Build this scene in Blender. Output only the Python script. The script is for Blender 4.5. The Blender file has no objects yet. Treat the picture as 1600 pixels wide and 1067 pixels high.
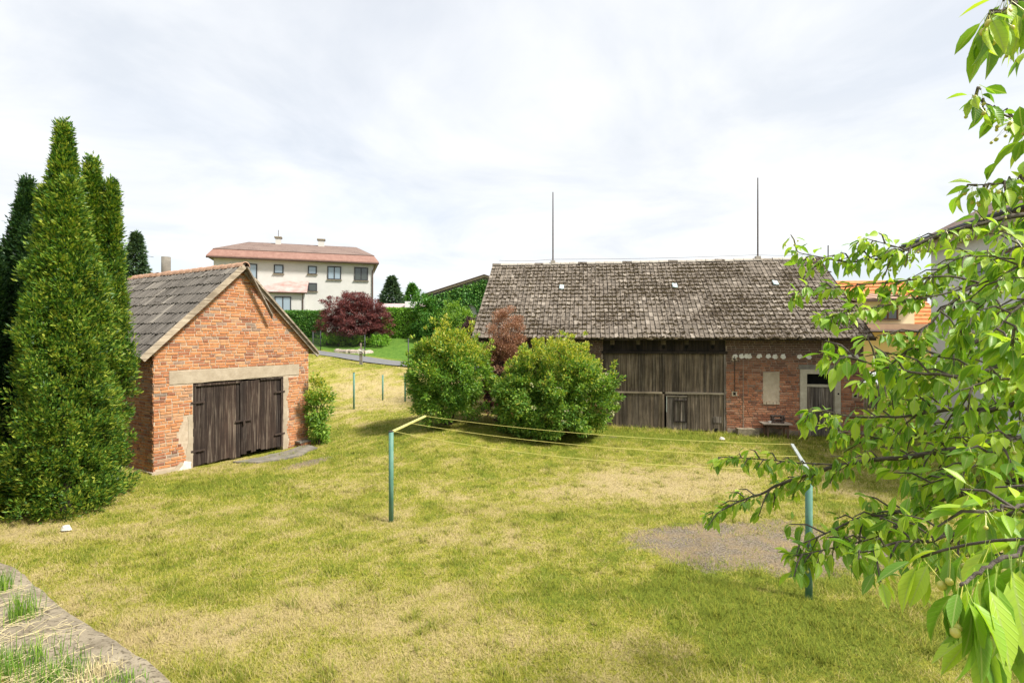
import bpy, math, random
import numpy as np
from mathutils import Vector, Matrix

# ------------------------------------------------------------------ camera, sky, sun, exposure
scn = bpy.context.scene
COL = scn.collection
EYE = 3.5
FOC = 820.0
cam_d = bpy.data.cameras.new('camera'); cam = bpy.data.objects.new('camera', cam_d); COL.objects.link(cam)
cam.location = (0, 0, EYE); cam.rotation_euler = (math.radians(90), 0, 0)
cam_d.sensor_width = 36; cam_d.lens = FOC / 1600 * 36; cam_d.shift_y = -8.5 / 1600
cam_d.clip_start = 0.05; cam_d.clip_end = 3000
scn.camera = cam

SUN_DIR = Vector((0.90 * math.cos(math.radians(50)), -0.43 * math.cos(math.radians(50)), math.sin(math.radians(50)))).normalized()
world = bpy.data.worlds.new('World'); scn.world = world; world.use_nodes = True
wt = world.node_tree; wt.nodes.clear()
def wn(t): return wt.nodes.new(t)
sky = wn('ShaderNodeTexSky'); sky.sky_type = 'NISHITA'; sky.sun_disc = False
sky.sun_elevation = math.radians(50); sky.sun_rotation = math.atan2(SUN_DIR.x, SUN_DIR.y)
sky_s = wn('ShaderNodeVectorMath'); sky_s.operation = 'SCALE'; sky_s.inputs['Scale'].default_value = 0.075
wt.links.new(sky.outputs[0], sky_s.inputs[0])
tc = wn('ShaderNodeTexCoord'); sep = wn('ShaderNodeSeparateXYZ'); wt.links.new(tc.outputs['Generated'], sep.inputs[0])
zc = wn('ShaderNodeMath'); zc.operation = 'MAXIMUM'; zc.inputs[1].default_value = 0.0; wt.links.new(sep.outputs[2], zc.inputs[0])
za = wn('ShaderNodeMath'); za.operation = 'ADD'; za.inputs[1].default_value = 0.16; wt.links.new(zc.outputs[0], za.inputs[0])
dx = wn('ShaderNodeMath'); dx.operation = 'DIVIDE'; wt.links.new(sep.outputs[0], dx.inputs[0]); wt.links.new(za.outputs[0], dx.inputs[1])
dy = wn('ShaderNodeMath'); dy.operation = 'DIVIDE'; wt.links.new(sep.outputs[1], dy.inputs[0]); wt.links.new(za.outputs[0], dy.inputs[1])
cmb = wn('ShaderNodeCombineXYZ'); wt.links.new(dx.outputs[0], cmb.inputs[0]); wt.links.new(dy.outputs[0], cmb.inputs[1])
n1 = wn('ShaderNodeTexNoise'); n1.inputs['Scale'].default_value = 1.1; n1.inputs['Detail'].default_value = 7; n1.inputs['Roughness'].default_value = 0.58
n1.inputs['Distortion'].default_value = 0.5
wt.links.new(cmb.outputs[0], n1.inputs['Vector'])
n2 = wn('ShaderNodeTexNoise'); n2.inputs['Scale'].default_value = 0.45; n2.inputs['Detail'].default_value = 5
wt.links.new(cmb.outputs[0], n2.inputs['Vector'])
r1 = wn('ShaderNodeValToRGB'); r1.color_ramp.elements[0].position = 0.36; r1.color_ramp.elements[0].color = (0.365, 0.38, 0.40, 1)
r1.color_ramp.elements[1].position = 0.64; r1.color_ramp.elements[1].color = (0.475, 0.476, 0.475, 1)
wt.links.new(n1.outputs['Fac'], r1.inputs[0])
r2 = wn('ShaderNodeMapRange'); r2.inputs[1].default_value = 0.30; r2.inputs[2].default_value = 0.55; r2.inputs[3].default_value = 0.62; r2.inputs[4].default_value = 0.96
wt.links.new(n2.outputs['Fac'], r2.inputs[0])
mx = wn('ShaderNodeMix'); mx.data_type = 'RGBA'
wt.links.new(r2.outputs[0], mx.inputs[0]); wt.links.new(sky_s.outputs[0], mx.inputs[6]); wt.links.new(r1.outputs[0], mx.inputs[7])
bg = wn('ShaderNodeBackground'); bg.inputs['Strength'].default_value = 1.0
wo = wn('ShaderNodeOutputWorld'); wt.links.new(mx.outputs[2], bg.inputs[0]); wt.links.new(bg.outputs[0], wo.inputs[0])

sun_d = bpy.data.lights.new('sun', 'SUN'); sun_d.energy = 3.1; sun_d.angle = math.radians(9); sun_d.color = (1.0, 0.95, 0.86)
sun = bpy.data.objects.new('sun', sun_d); COL.objects.link(sun); sun.rotation_euler = SUN_DIR.to_track_quat('Z', 'Y').to_euler()
scn.view_settings.view_transform = 'Standard'; scn.view_settings.look = 'None'; scn.view_settings.gamma = 1.0
scn.view_settings.use_curve_mapping = False
scn.view_settings.exposure = 1.3

# ------------------------------------------------------------------ helpers
rng = np.random.default_rng(7); random.seed(7)
R = math.radians

def P3(px, py, Y):
    """world point at distance Y seen at photo pixel"""
    return np.array([(px - 800) / FOC * Y, Y, EYE - (py - 525) / FOC * Y])

def plane_uz(px, py, o, ang):
    """photo pixel -> (distance along the wall, height) on the upright plane through o running at ang"""
    d = np.array([(px - 800) / FOC, 1.0]); u = np.array([math.cos(ang), math.sin(ang)])
    A = np.array([[d[0], -u[0]], [d[1], -u[1]]]); t, s = np.linalg.solve(A, np.array(o[:2], float))
    return s, EYE - (py - 525) / FOC * t

def vnoise(x, y, seed=0):
    x = np.asarray(x, float); y = np.asarray(y, float)
    xi = np.floor(x).astype(np.int64); yi = np.floor(y).astype(np.int64)
    fx = x - xi; fy = y - yi; fx = fx * fx * (3 - 2 * fx); fy = fy * fy * (3 - 2 * fy)
    def h(a, b):
        n = (a * 374761393 + b * 668265263 + seed * 974711) & 0x7fffffff
        n = ((n ^ (n >> 13)) * 1274126177) & 0x7fffffff
        return ((n ^ (n >> 16)) & 0xffff) / 65535.0
    return (h(xi, yi) * (1 - fx) + h(xi + 1, yi) * fx) * (1 - fy) + (h(xi, yi + 1) * (1 - fx) + h(xi + 1, yi + 1) * fx) * fy

def fbm(x, y, seed=0, oct=4):
    s = 0; a = .5; t = 0
    for i in range(oct):
        s = s + a * vnoise(np.asarray(x) * 2 ** i, np.asarray(y) * 2 ** i, seed + i); t += a; a *= .5
    return s / t

def mesh_np(name, V, F, mat, parent=None, smooth=False, attrs=None):
    """V (n,3); F list of faces or (m,k) array"""
    me = bpy.data.meshes.new(name)
    V = np.asarray(V, np.float32)
    if isinstance(F, np.ndarray):
        m, k = F.shape
        me.vertices.add(len(V)); me.vertices.foreach_set('co', V.ravel())
        me.loops.add(m * k); me.loops.foreach_set('vertex_index', F.astype(np.int32).ravel())
        me.polygons.add(m); me.polygons.foreach_set('loop_start', np.arange(0, m * k, k, dtype=np.int32))
        try: me.polygons.foreach_set('loop_total', np.full(m, k, np.int32))
        except Exception: pass
        me.update(calc_edges=True)
    else:
        me.from_pydata([tuple(map(float, v)) for v in V], [], [tuple(int(i) for i in f) for f in F]); me.update()
    if smooth:
        me.polygons.foreach_set('use_smooth', np.ones(len(me.polygons), bool))
    if attrs:
        for k, a in attrs.items():
            at = me.attributes.new(k, 'FLOAT', 'POINT'); at.data.foreach_set('value', np.asarray(a, np.float32))
    me.materials.append(mat)
    o = bpy.data.objects.new(name, me); COL.objects.link(o)
    if parent is not None: o.parent = parent
    return o

def tag(o, label=None, cat=None, group=None, kind=None):
    if label: o['label'] = label
    if cat: o['category'] = cat
    if group: o['group'] = group
    if kind: o['kind'] = kind
    return o

def empty(name, loc, rz=0.0, label=None, cat=None, group=None):
    o = bpy.data.objects.new(name, None); COL.objects.link(o); o.location = loc; o.rotation_euler = (0, 0, rz)
    o.empty_display_size = .2
    return tag(o, label, cat, group)

class MB:
    def __init__(s): s.v = []; s.f = []
    def add(s, V, F):
        n = len(s.v); s.v += [tuple(map(float, p)) for p in V]; s.f += [tuple(i + n for i in f) for f in F]; return s
    def box(s, x0, x1, y0, y1, z0, z1):
        V = [(x0, y0, z0), (x1, y0, z0), (x1, y1, z0), (x0, y1, z0), (x0, y0, z1), (x1, y0, z1), (x1, y1, z1), (x0, y1, z1)]
        return s.add(V, [(0, 3, 2, 1), (4, 5, 6, 7), (0, 1, 5, 4), (1, 2, 6, 5), (2, 3, 7, 6), (3, 0, 4, 7)])
    def prism(s, poly, y0, y1):
        """poly in x,z extruded along y"""
        n = len(poly)
        V = [(x, y0, z) for x, z in poly] + [(x, y1, z) for x, z in poly]
        F = [tuple(range(n)), tuple(range(2 * n - 1, n - 1, -1))] + [(i, i + n, (i + 1) % n + n, (i + 1) % n) for i in range(n)]
        return s.add(V, F)
    def bar(s, a, b, w, h, up=(0, 0, 1)):
        a = Vector(a); b = Vector(b); d = (b - a).normalized(); up = Vector(up)
        if abs(d.dot(up)) > .98: up = Vector((1, 0, 0))
        x = d.cross(up).normalized(); z = x.cross(d)
        V = []
        for p in (a, b):
            for i, j in ((-1, -1), (1, -1), (1, 1), (-1, 1)): V.append(p + x * (i * w / 2) + z * (j * h / 2))
        return s.add(V, [(0, 1, 2, 3), (7, 6, 5, 4), (0, 4, 5, 1), (1, 5, 6, 2), (2, 6, 7, 3), (3, 7, 4, 0)])
    def tube(s, pts, rad, n=6):
        pts = [Vector(p) for p in pts]; rad = rad if hasattr(rad, '__len__') else [rad] * len(pts)
        V = []; F = []
        for i, p in enumerate(pts):
            d = (pts[min(i + 1, len(pts) - 1)] - pts[max(i - 1, 0)]).normalized()
            up = Vector((0, 0, 1)) if abs(d.z) < .95 else Vector((1, 0, 0))
            x = d.cross(up).normalized(); y = x.cross(d)
            for k in range(n):
                t = 2 * math.pi * k / n; V.append(p + (x * math.cos(t) + y * math.sin(t)) * rad[i])
        for i in range(len(pts) - 1):
            for k in range(n):
                a = i * n + k; b = i * n + (k + 1) % n; F.append((a, b, b + n, a + n))
        F.append(tuple(range(n - 1, -1, -1))); F.append(tuple(range((len(pts) - 1) * n, len(pts) * n)))
        return s.add(V, F)
    def build(s, name, mat, parent=None, smooth=False):
        return mesh_np(name, s.v, s.f, mat, parent, smooth)

def xf(V, M): V = np.asarray(V, float); return V @ np.array(M.to_3x3()).T + np.array(M.translation)

def scatter(single, joined, variants, items, n_single, mat, parent, score=None, smooth=False):
    """items: (variant index, local matrix). The n_single best by score become objects that share meshes, the rest one joined part."""
    order = list(range(len(items)))
    if score is not None: order.sort(key=lambda i: -score[i])
    mes = {}
    for i in order[:n_single]:
        k, M = items[i]
        if k not in mes:
            o = mesh_np(single, variants[k][0], variants[k][1], mat, parent, smooth); mes[k] = o.data
        else:
            o = bpy.data.objects.new(single, mes[k]); COL.objects.link(o); o.parent = parent
        o.matrix_basis = M
    rest = order[n_single:]
    if rest:
        VV = []; FF = []; n = 0
        for i in rest:
            k, M = items[i]; V, F = variants[k]
            VV.append(xf(V, M)); FF += [tuple(j + n for j in f) for f in F]; n += len(V)
        o = mesh_np(joined, np.concatenate(VV), FF, mat, parent, smooth); o['kind'] = 'stuff'

def frame(x, y, z, loc):
    """matrix whose columns are the three axes"""
    M = Matrix.Identity(4)
    for i in range(3):
        M[i][0] = x[i]; M[i][1] = y[i]; M[i][2] = z[i]; M[i][3] = loc[i]
    return M

# ------------------------------------------------------------------ materials
def nodes(name):
    m = bpy.data.materials.new(name); m.use_nodes = True; t = m.node_tree; t.nodes.clear()
    out = t.nodes.new('ShaderNodeOutputMaterial'); b = t.nodes.new('ShaderNodeBsdfPrincipled'); t.links.new(b.outputs[0], out.inputs[0])
    b.inputs['Specular IOR Level'].default_value = .3
    return m, t, b, out
def N(t, typ, **kw):
    n = t.nodes.new(typ)
    for k, v in kw.items(): setattr(n, k, v)
    return n
def ramp(t, src, stops):
    r = N(t, 'ShaderNodeValToRGB'); e = r.color_ramp.elements
    while len(e) > 1: e.remove(e[-1])
    for i, (p, c) in enumerate(stops):
        x = e[0] if i == 0 else e.new(p)
        x.position = p; x.color = (*c, 1) if len(c) == 3 else c
    t.links.new(src, r.inputs[0]); return r.outputs[0]
def math2(t, op, a, b=None):
    n = N(t, 'ShaderNodeMath', operation=op)
    for i, x in enumerate((a, b)):
        if x is None: continue
        if isinstance(x, (int, float)): n.inputs[i].default_value = x
        else: t.links.new(x, n.inputs[i])
    return n.outputs[0]
def mixc(t, f, a, b, mode='MIX'):
    n = N(t, 'ShaderNodeMix', data_type='RGBA', blend_type=mode)
    for s, x in ((0, f), (6, a), (7, b)):
        if isinstance(x, (int, float)): n.inputs[s].default_value = x
        elif isinstance(x, tuple): n.inputs[s].default_value = (*x, 1)
        else: t.links.new(x, n.inputs[s])
    return n.outputs[2]
def noise(t, vec, scale, detail=4, rough=.55, dist=0.0):
    n = N(t, 'ShaderNodeTexNoise'); n.inputs['Scale'].default_value = scale; n.inputs['Detail'].default_value = detail
    n.inputs['Roughness'].default_value = rough; n.inputs['Distortion'].default_value = dist
    if vec is not None: t.links.new(vec, n.inputs['Vector'])
    return n.outputs['Fac']
def wpos(t, stretch=None):
    g = N(t, 'ShaderNodeNewGeometry')
    if not stretch: return g.outputs['Position']
    m = N(t, 'ShaderNodeVectorMath', operation='MULTIPLY'); t.links.new(g.outputs['Position'], m.inputs[0]); m.inputs[1].default_value = stretch
    return m.outputs[0]
def rnd(t):
    """a random number per object and per loose piece"""
    g = N(t, 'ShaderNodeNewGeometry'); o = N(t, 'ShaderNodeObjectInfo')
    a = math2(t, 'ADD', g.outputs['Random Per Island'], o.outputs['Random']); return math2(t, 'FRACT', a)
def bump(t, b, h, strength=.4, dist=.01):
    n = N(t, 'ShaderNodeBump'); n.inputs['Strength'].default_value = strength; n.inputs['Distance'].default_value = dist
    t.links.new(h, n.inputs['Height']); t.links.new(n.outputs[0], b.inputs['Normal'])

def m_plain(name, c1, c2, scale=6, rough=.85, bs=.3, detail=6, spec=.3, metallic=0, fine=None):
    m, t, b, o = nodes(name); p = wpos(t); n = noise(t, p, scale, detail, .6)
    c = ramp(t, n, [(.3, c1), (.7, c2)])
    if fine:
        nf = noise(t, p, fine[0], 3, .6); c = mixc(t, ramp(t, nf, [(fine[1], (0, 0, 0)), (fine[1] + .1, (1, 1, 1))]), c, fine[2])
    t.links.new(c, b.inputs['Base Color']); b.inputs['Roughness'].default_value = rough
    b.inputs['Specular IOR Level'].default_value = spec; b.inputs['Metallic'].default_value = metallic
    if bs: bump(t, b, noise(t, p, scale * 5, 4, .6), bs, .01)
    return m

def m_brick(name, stops, soot=None):
    m, t, b, o = nodes(name); p = wpos(t); r = rnd(t)
    c = ramp(t, r, stops)
    n = noise(t, p, 14, 6, .7); c = mixc(t, 1.0, c, ramp(t, n, [(.25, (.62, .6, .6)), (.55, (1, 1, 1)), (.8, (1.25, 1.2, 1.15))]), 'MULTIPLY')
    n3 = noise(t, p, 45, 3, .6); c = mixc(t, ramp(t, n3, [(.62, (0, 0, 0)), (.72, (.5, .5, .5))]), c, (.40, .32, .23))
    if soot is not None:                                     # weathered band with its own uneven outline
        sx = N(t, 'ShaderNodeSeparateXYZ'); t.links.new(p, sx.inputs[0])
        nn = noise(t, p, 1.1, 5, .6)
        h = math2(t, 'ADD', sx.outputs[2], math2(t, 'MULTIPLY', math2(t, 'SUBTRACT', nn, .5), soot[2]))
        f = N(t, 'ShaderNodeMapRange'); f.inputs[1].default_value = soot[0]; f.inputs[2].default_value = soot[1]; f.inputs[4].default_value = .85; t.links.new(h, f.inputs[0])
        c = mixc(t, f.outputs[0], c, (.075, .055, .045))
    t.links.new(c, b.inputs['Base Color']); b.inputs['Roughness'].default_value = .92
    bump(t, b, noise(t, p, 60, 4, .65), .6, .008); return m

def m_wood(name, dark, mid, pale, axis='z', wear=.55):
    m, t, b, o = nodes(name); r = rnd(t)
    st = {'z': (22, 22, .9), 'x': (.9, 22, 22)}[axis]
    g = N(t, 'ShaderNodeTexCoord'); ml = N(t, 'ShaderNodeVectorMath', operation='MULTIPLY'); t.links.new(g.outputs['Object'], ml.inputs[0]); ml.inputs[1].default_value = st
    ad = N(t, 'ShaderNodeVectorMath', operation='ADD'); t.links.new(ml.outputs[0], ad.inputs[0])
    sc = math2(t, 'MULTIPLY', r, 91.0); cb = N(t, 'ShaderNodeCombineXYZ')
    for i in range(3): t.links.new(sc, cb.inputs[i])
    t.links.new(cb.outputs[0], ad.inputs[1])
    n = noise(t, ad.outputs[0], 1.0, 6, .65, .6)
    c = ramp(t, n, [(.25, dark), (.5, mid), (wear + .17, pale)])
    c = mixc(t, 1.0, c, ramp(t, r, [(0, (.6, .6, .62)), (.5, (.95, .93, .9)), (1, (1.35, 1.28, 1.2))]), 'MULTIPLY')
    n2 = noise(t, wpos(t), 1.6, 5, .6); c = mixc(t, 1.0, c, ramp(t, n2, [(.3, (.6, .58, .56)), (.65, (1.15, 1.13, 1.1))]), 'MULTIPLY')
    t.links.new(c, b.inputs['Base Color']); b.inputs['Roughness'].default_value = .9
    bump(t, b, n, .5, .006); return m

def m_tile(name, base, light, moss, mossy):
    m, t, b, o = nodes(name); p = wpos(t); r = rnd(t)
    c = ramp(t, r, [(0, tuple(.72 * x for x in base)), (.5, base), (.85, tuple(1.18 * x for x in base)), (1, light)])
    n = noise(t, p, 30, 5, .7); c = mixc(t, ramp(t, n, [(.56, (0, 0, 0)), (.66, (.75, .75, .75))]), c, light)
    n2 = noise(t, p, 9, 6, .72); n3 = noise(t, p, .7, 3, .5)
    f = math2(t, 'ADD', n2, math2(t, 'MULTIPLY', math2(t, 'SUBTRACT', n3, .5), .5))
    c = mixc(t, ramp(t, f, [(mossy, (0, 0, 0)), (mossy + .07, (.9, .9, .9))]), c, moss)
    t.links.new(c, b.inputs['Base Color']); b.inputs['Roughness'].default_value = .95
    bump(t, b, noise(t, p, 40, 4, .7), .6, .012); return m

def m_leaf(name, stops, trans=.35, tcol=None, patch=.45, rough=.5, spec=.35, ns=1.7, veins=False):
    m, t, b, o = nodes(name); r = rnd(t); p = wpos(t)
    n = noise(t, p, ns, 3, .5); f = math2(t, 'ADD', math2(t, 'MULTIPLY', r, 1 - patch), math2(t, 'MULTIPLY', n, patch))
    c = ramp(t, f, stops)
    if veins:
        lx = N(t, 'ShaderNodeAttribute', attribute_name='lx').outputs['Fac']; ly = N(t, 'ShaderNodeAttribute', attribute_name='ly').outputs['Fac']
        sv = math2(t, 'FRACT', math2(t, 'MULTIPLY', math2(t, 'SUBTRACT', ly, math2(t, 'MULTIPLY', lx, .22)), 9.0))
        side = ramp(t, sv, [(0, (1, 1, 1)), (.10, (1, 1, 1)), (.22, (0, 0, 0)), (.9, (0, 0, 0)), (1, (1, 1, 1))])
        rib = ramp(t, lx, [(0, (1, 1, 1)), (.05, (1, 1, 1)), (.12, (0, 0, 0))])
        c = mixc(t, math2(t, 'MULTIPLY', side, .22), c, (.26, .36, .08)); c = mixc(t, math2(t, 'MULTIPLY', rib, .6), c, (.36, .44, .14))
        bump(t, b, side, .25, .002)
    pass; t.links.new(c, b.inputs['Base Color']); b.inputs['Roughness'].default_value = rough
    b.inputs['Specular IOR Level'].default_value = spec
    tr = N(t, 'ShaderNodeBsdfTranslucent'); t.links.new(mixc(t, 1.0, c, tcol or (1.5, 1.5, .7), 'MULTIPLY'), tr.inputs[0])
    ms = N(t, 'ShaderNodeMixShader'); ms.inputs[0].default_value = trans
    t.links.new(b.outputs[0], ms.inputs[1]); t.links.new(tr.outputs[0], ms.inputs[2]); t.links.new(ms.outputs[0], o.inputs[0])
    return m

def m_glass(name, col=(.25, .32, .38)):
    m, t, b, o = nodes(name); b.inputs['Base Color'].default_value = (*col, 1); b.inputs['Roughness'].default_value = .06
    b.inputs['Specular IOR Level'].default_value = .9; return m

GREEN = (.17, .215, .024); YGREEN = (.335, .325, .040); STRAW = (.47, .385, .155); LUSH = (.075, .17, .028)
def m_lawn(name, blade):
    m, t, b, o = nodes(name); p = wpos(t)
    a = N(t, 'ShaderNodeAttribute', attribute_name='dry').outputs['Fac']; d = N(t, 'ShaderNodeAttribute', attribute_name='dirt').outputs['Fac']
    l = N(t, 'ShaderNodeAttribute', attribute_name='lush').outputs['Fac']
    if blade:
        f = math2(t, 'ADD', a, math2(t, 'MULTIPLY', math2(t, 'SUBTRACT', rnd(t), .5), 1.0))
    else:
        f = math2(t, 'ADD', a, math2(t, 'MULTIPLY', math2(t, 'SUBTRACT', noise(t, p, 9, 6, .75), .5), 1.5))
    c = ramp(t, f, [(.1, GREEN), (.42, YGREEN), (.72, STRAW), (1.0, (.50, .40, .20))])
    c = mixc(t, l, c, ramp(t, noise(t, p, 3, 4), [(.3, (.075, .17, .022)), (.7, (.14, .25, .035))]))
    if not blade:
        c = mixc(t, 1.0, c, ramp(t, noise(t, p, 38, 4, .7), [(.3, (.40, .40, .36)), (.6, (1, 1, 1))]), 'MULTIPLY')
        n = noise(t, p, 5, 7, .75); dm = math2(t, 'ADD', d, math2(t, 'MULTIPLY', math2(t, 'SUBTRACT', n, .5), .9))
        dc = mixc(t, ramp(t, noise(t, p, 2.2, 5, .65), [(.42, (0, 0, 0)), (.60, (.85, .85, .85))]), ramp(t, noise(t, p, 24, 6, .8), [(.34, (.06, .045, .03)), (.5, (.19, .155, .115)), (.64, (.34, .29, .22))]), ramp(t, noise(t, p, 30, 5, .7), [(.3, (.16, .11, .06)), (.65, (.34, .26, .15))]))
        c = mixc(t, ramp(t, dm, [(.42, (0, 0, 0)), (.58, (1, 1, 1))]), c, dc)
        bump(t, b, noise(t, p, 22, 6, .75), .8, .05)
    else:
        g = N(t, 'ShaderNodeNewGeometry'); v = N(t, 'ShaderNodeVectorMath', operation='ADD'); t.links.new(g.outputs['Normal'], v.inputs[0]); v.inputs[1].default_value = (0, 0, 1.3)
        nn = N(t, 'ShaderNodeVectorMath', operation='NORMALIZE'); t.links.new(v.outputs[0], nn.inputs[0]); t.links.new(nn.outputs[0], b.inputs['Normal'])
    t.links.new(c, b.inputs['Base Color']); b.inputs['Roughness'].default_value = .8; b.inputs['Specular IOR Level'].default_value = .15
    if blade:
        tr = N(t, 'ShaderNodeBsdfTranslucent'); t.links.new(c, tr.inputs[0]); ms = N(t, 'ShaderNodeMixShader'); ms.inputs[0].default_value = .25
        t.links.new(b.outputs[0], ms.inputs[1]); t.links.new(tr.outputs[0], ms.inputs[2]); t.links.new(ms.outputs[0], o.inputs[0])
    return m

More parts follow.
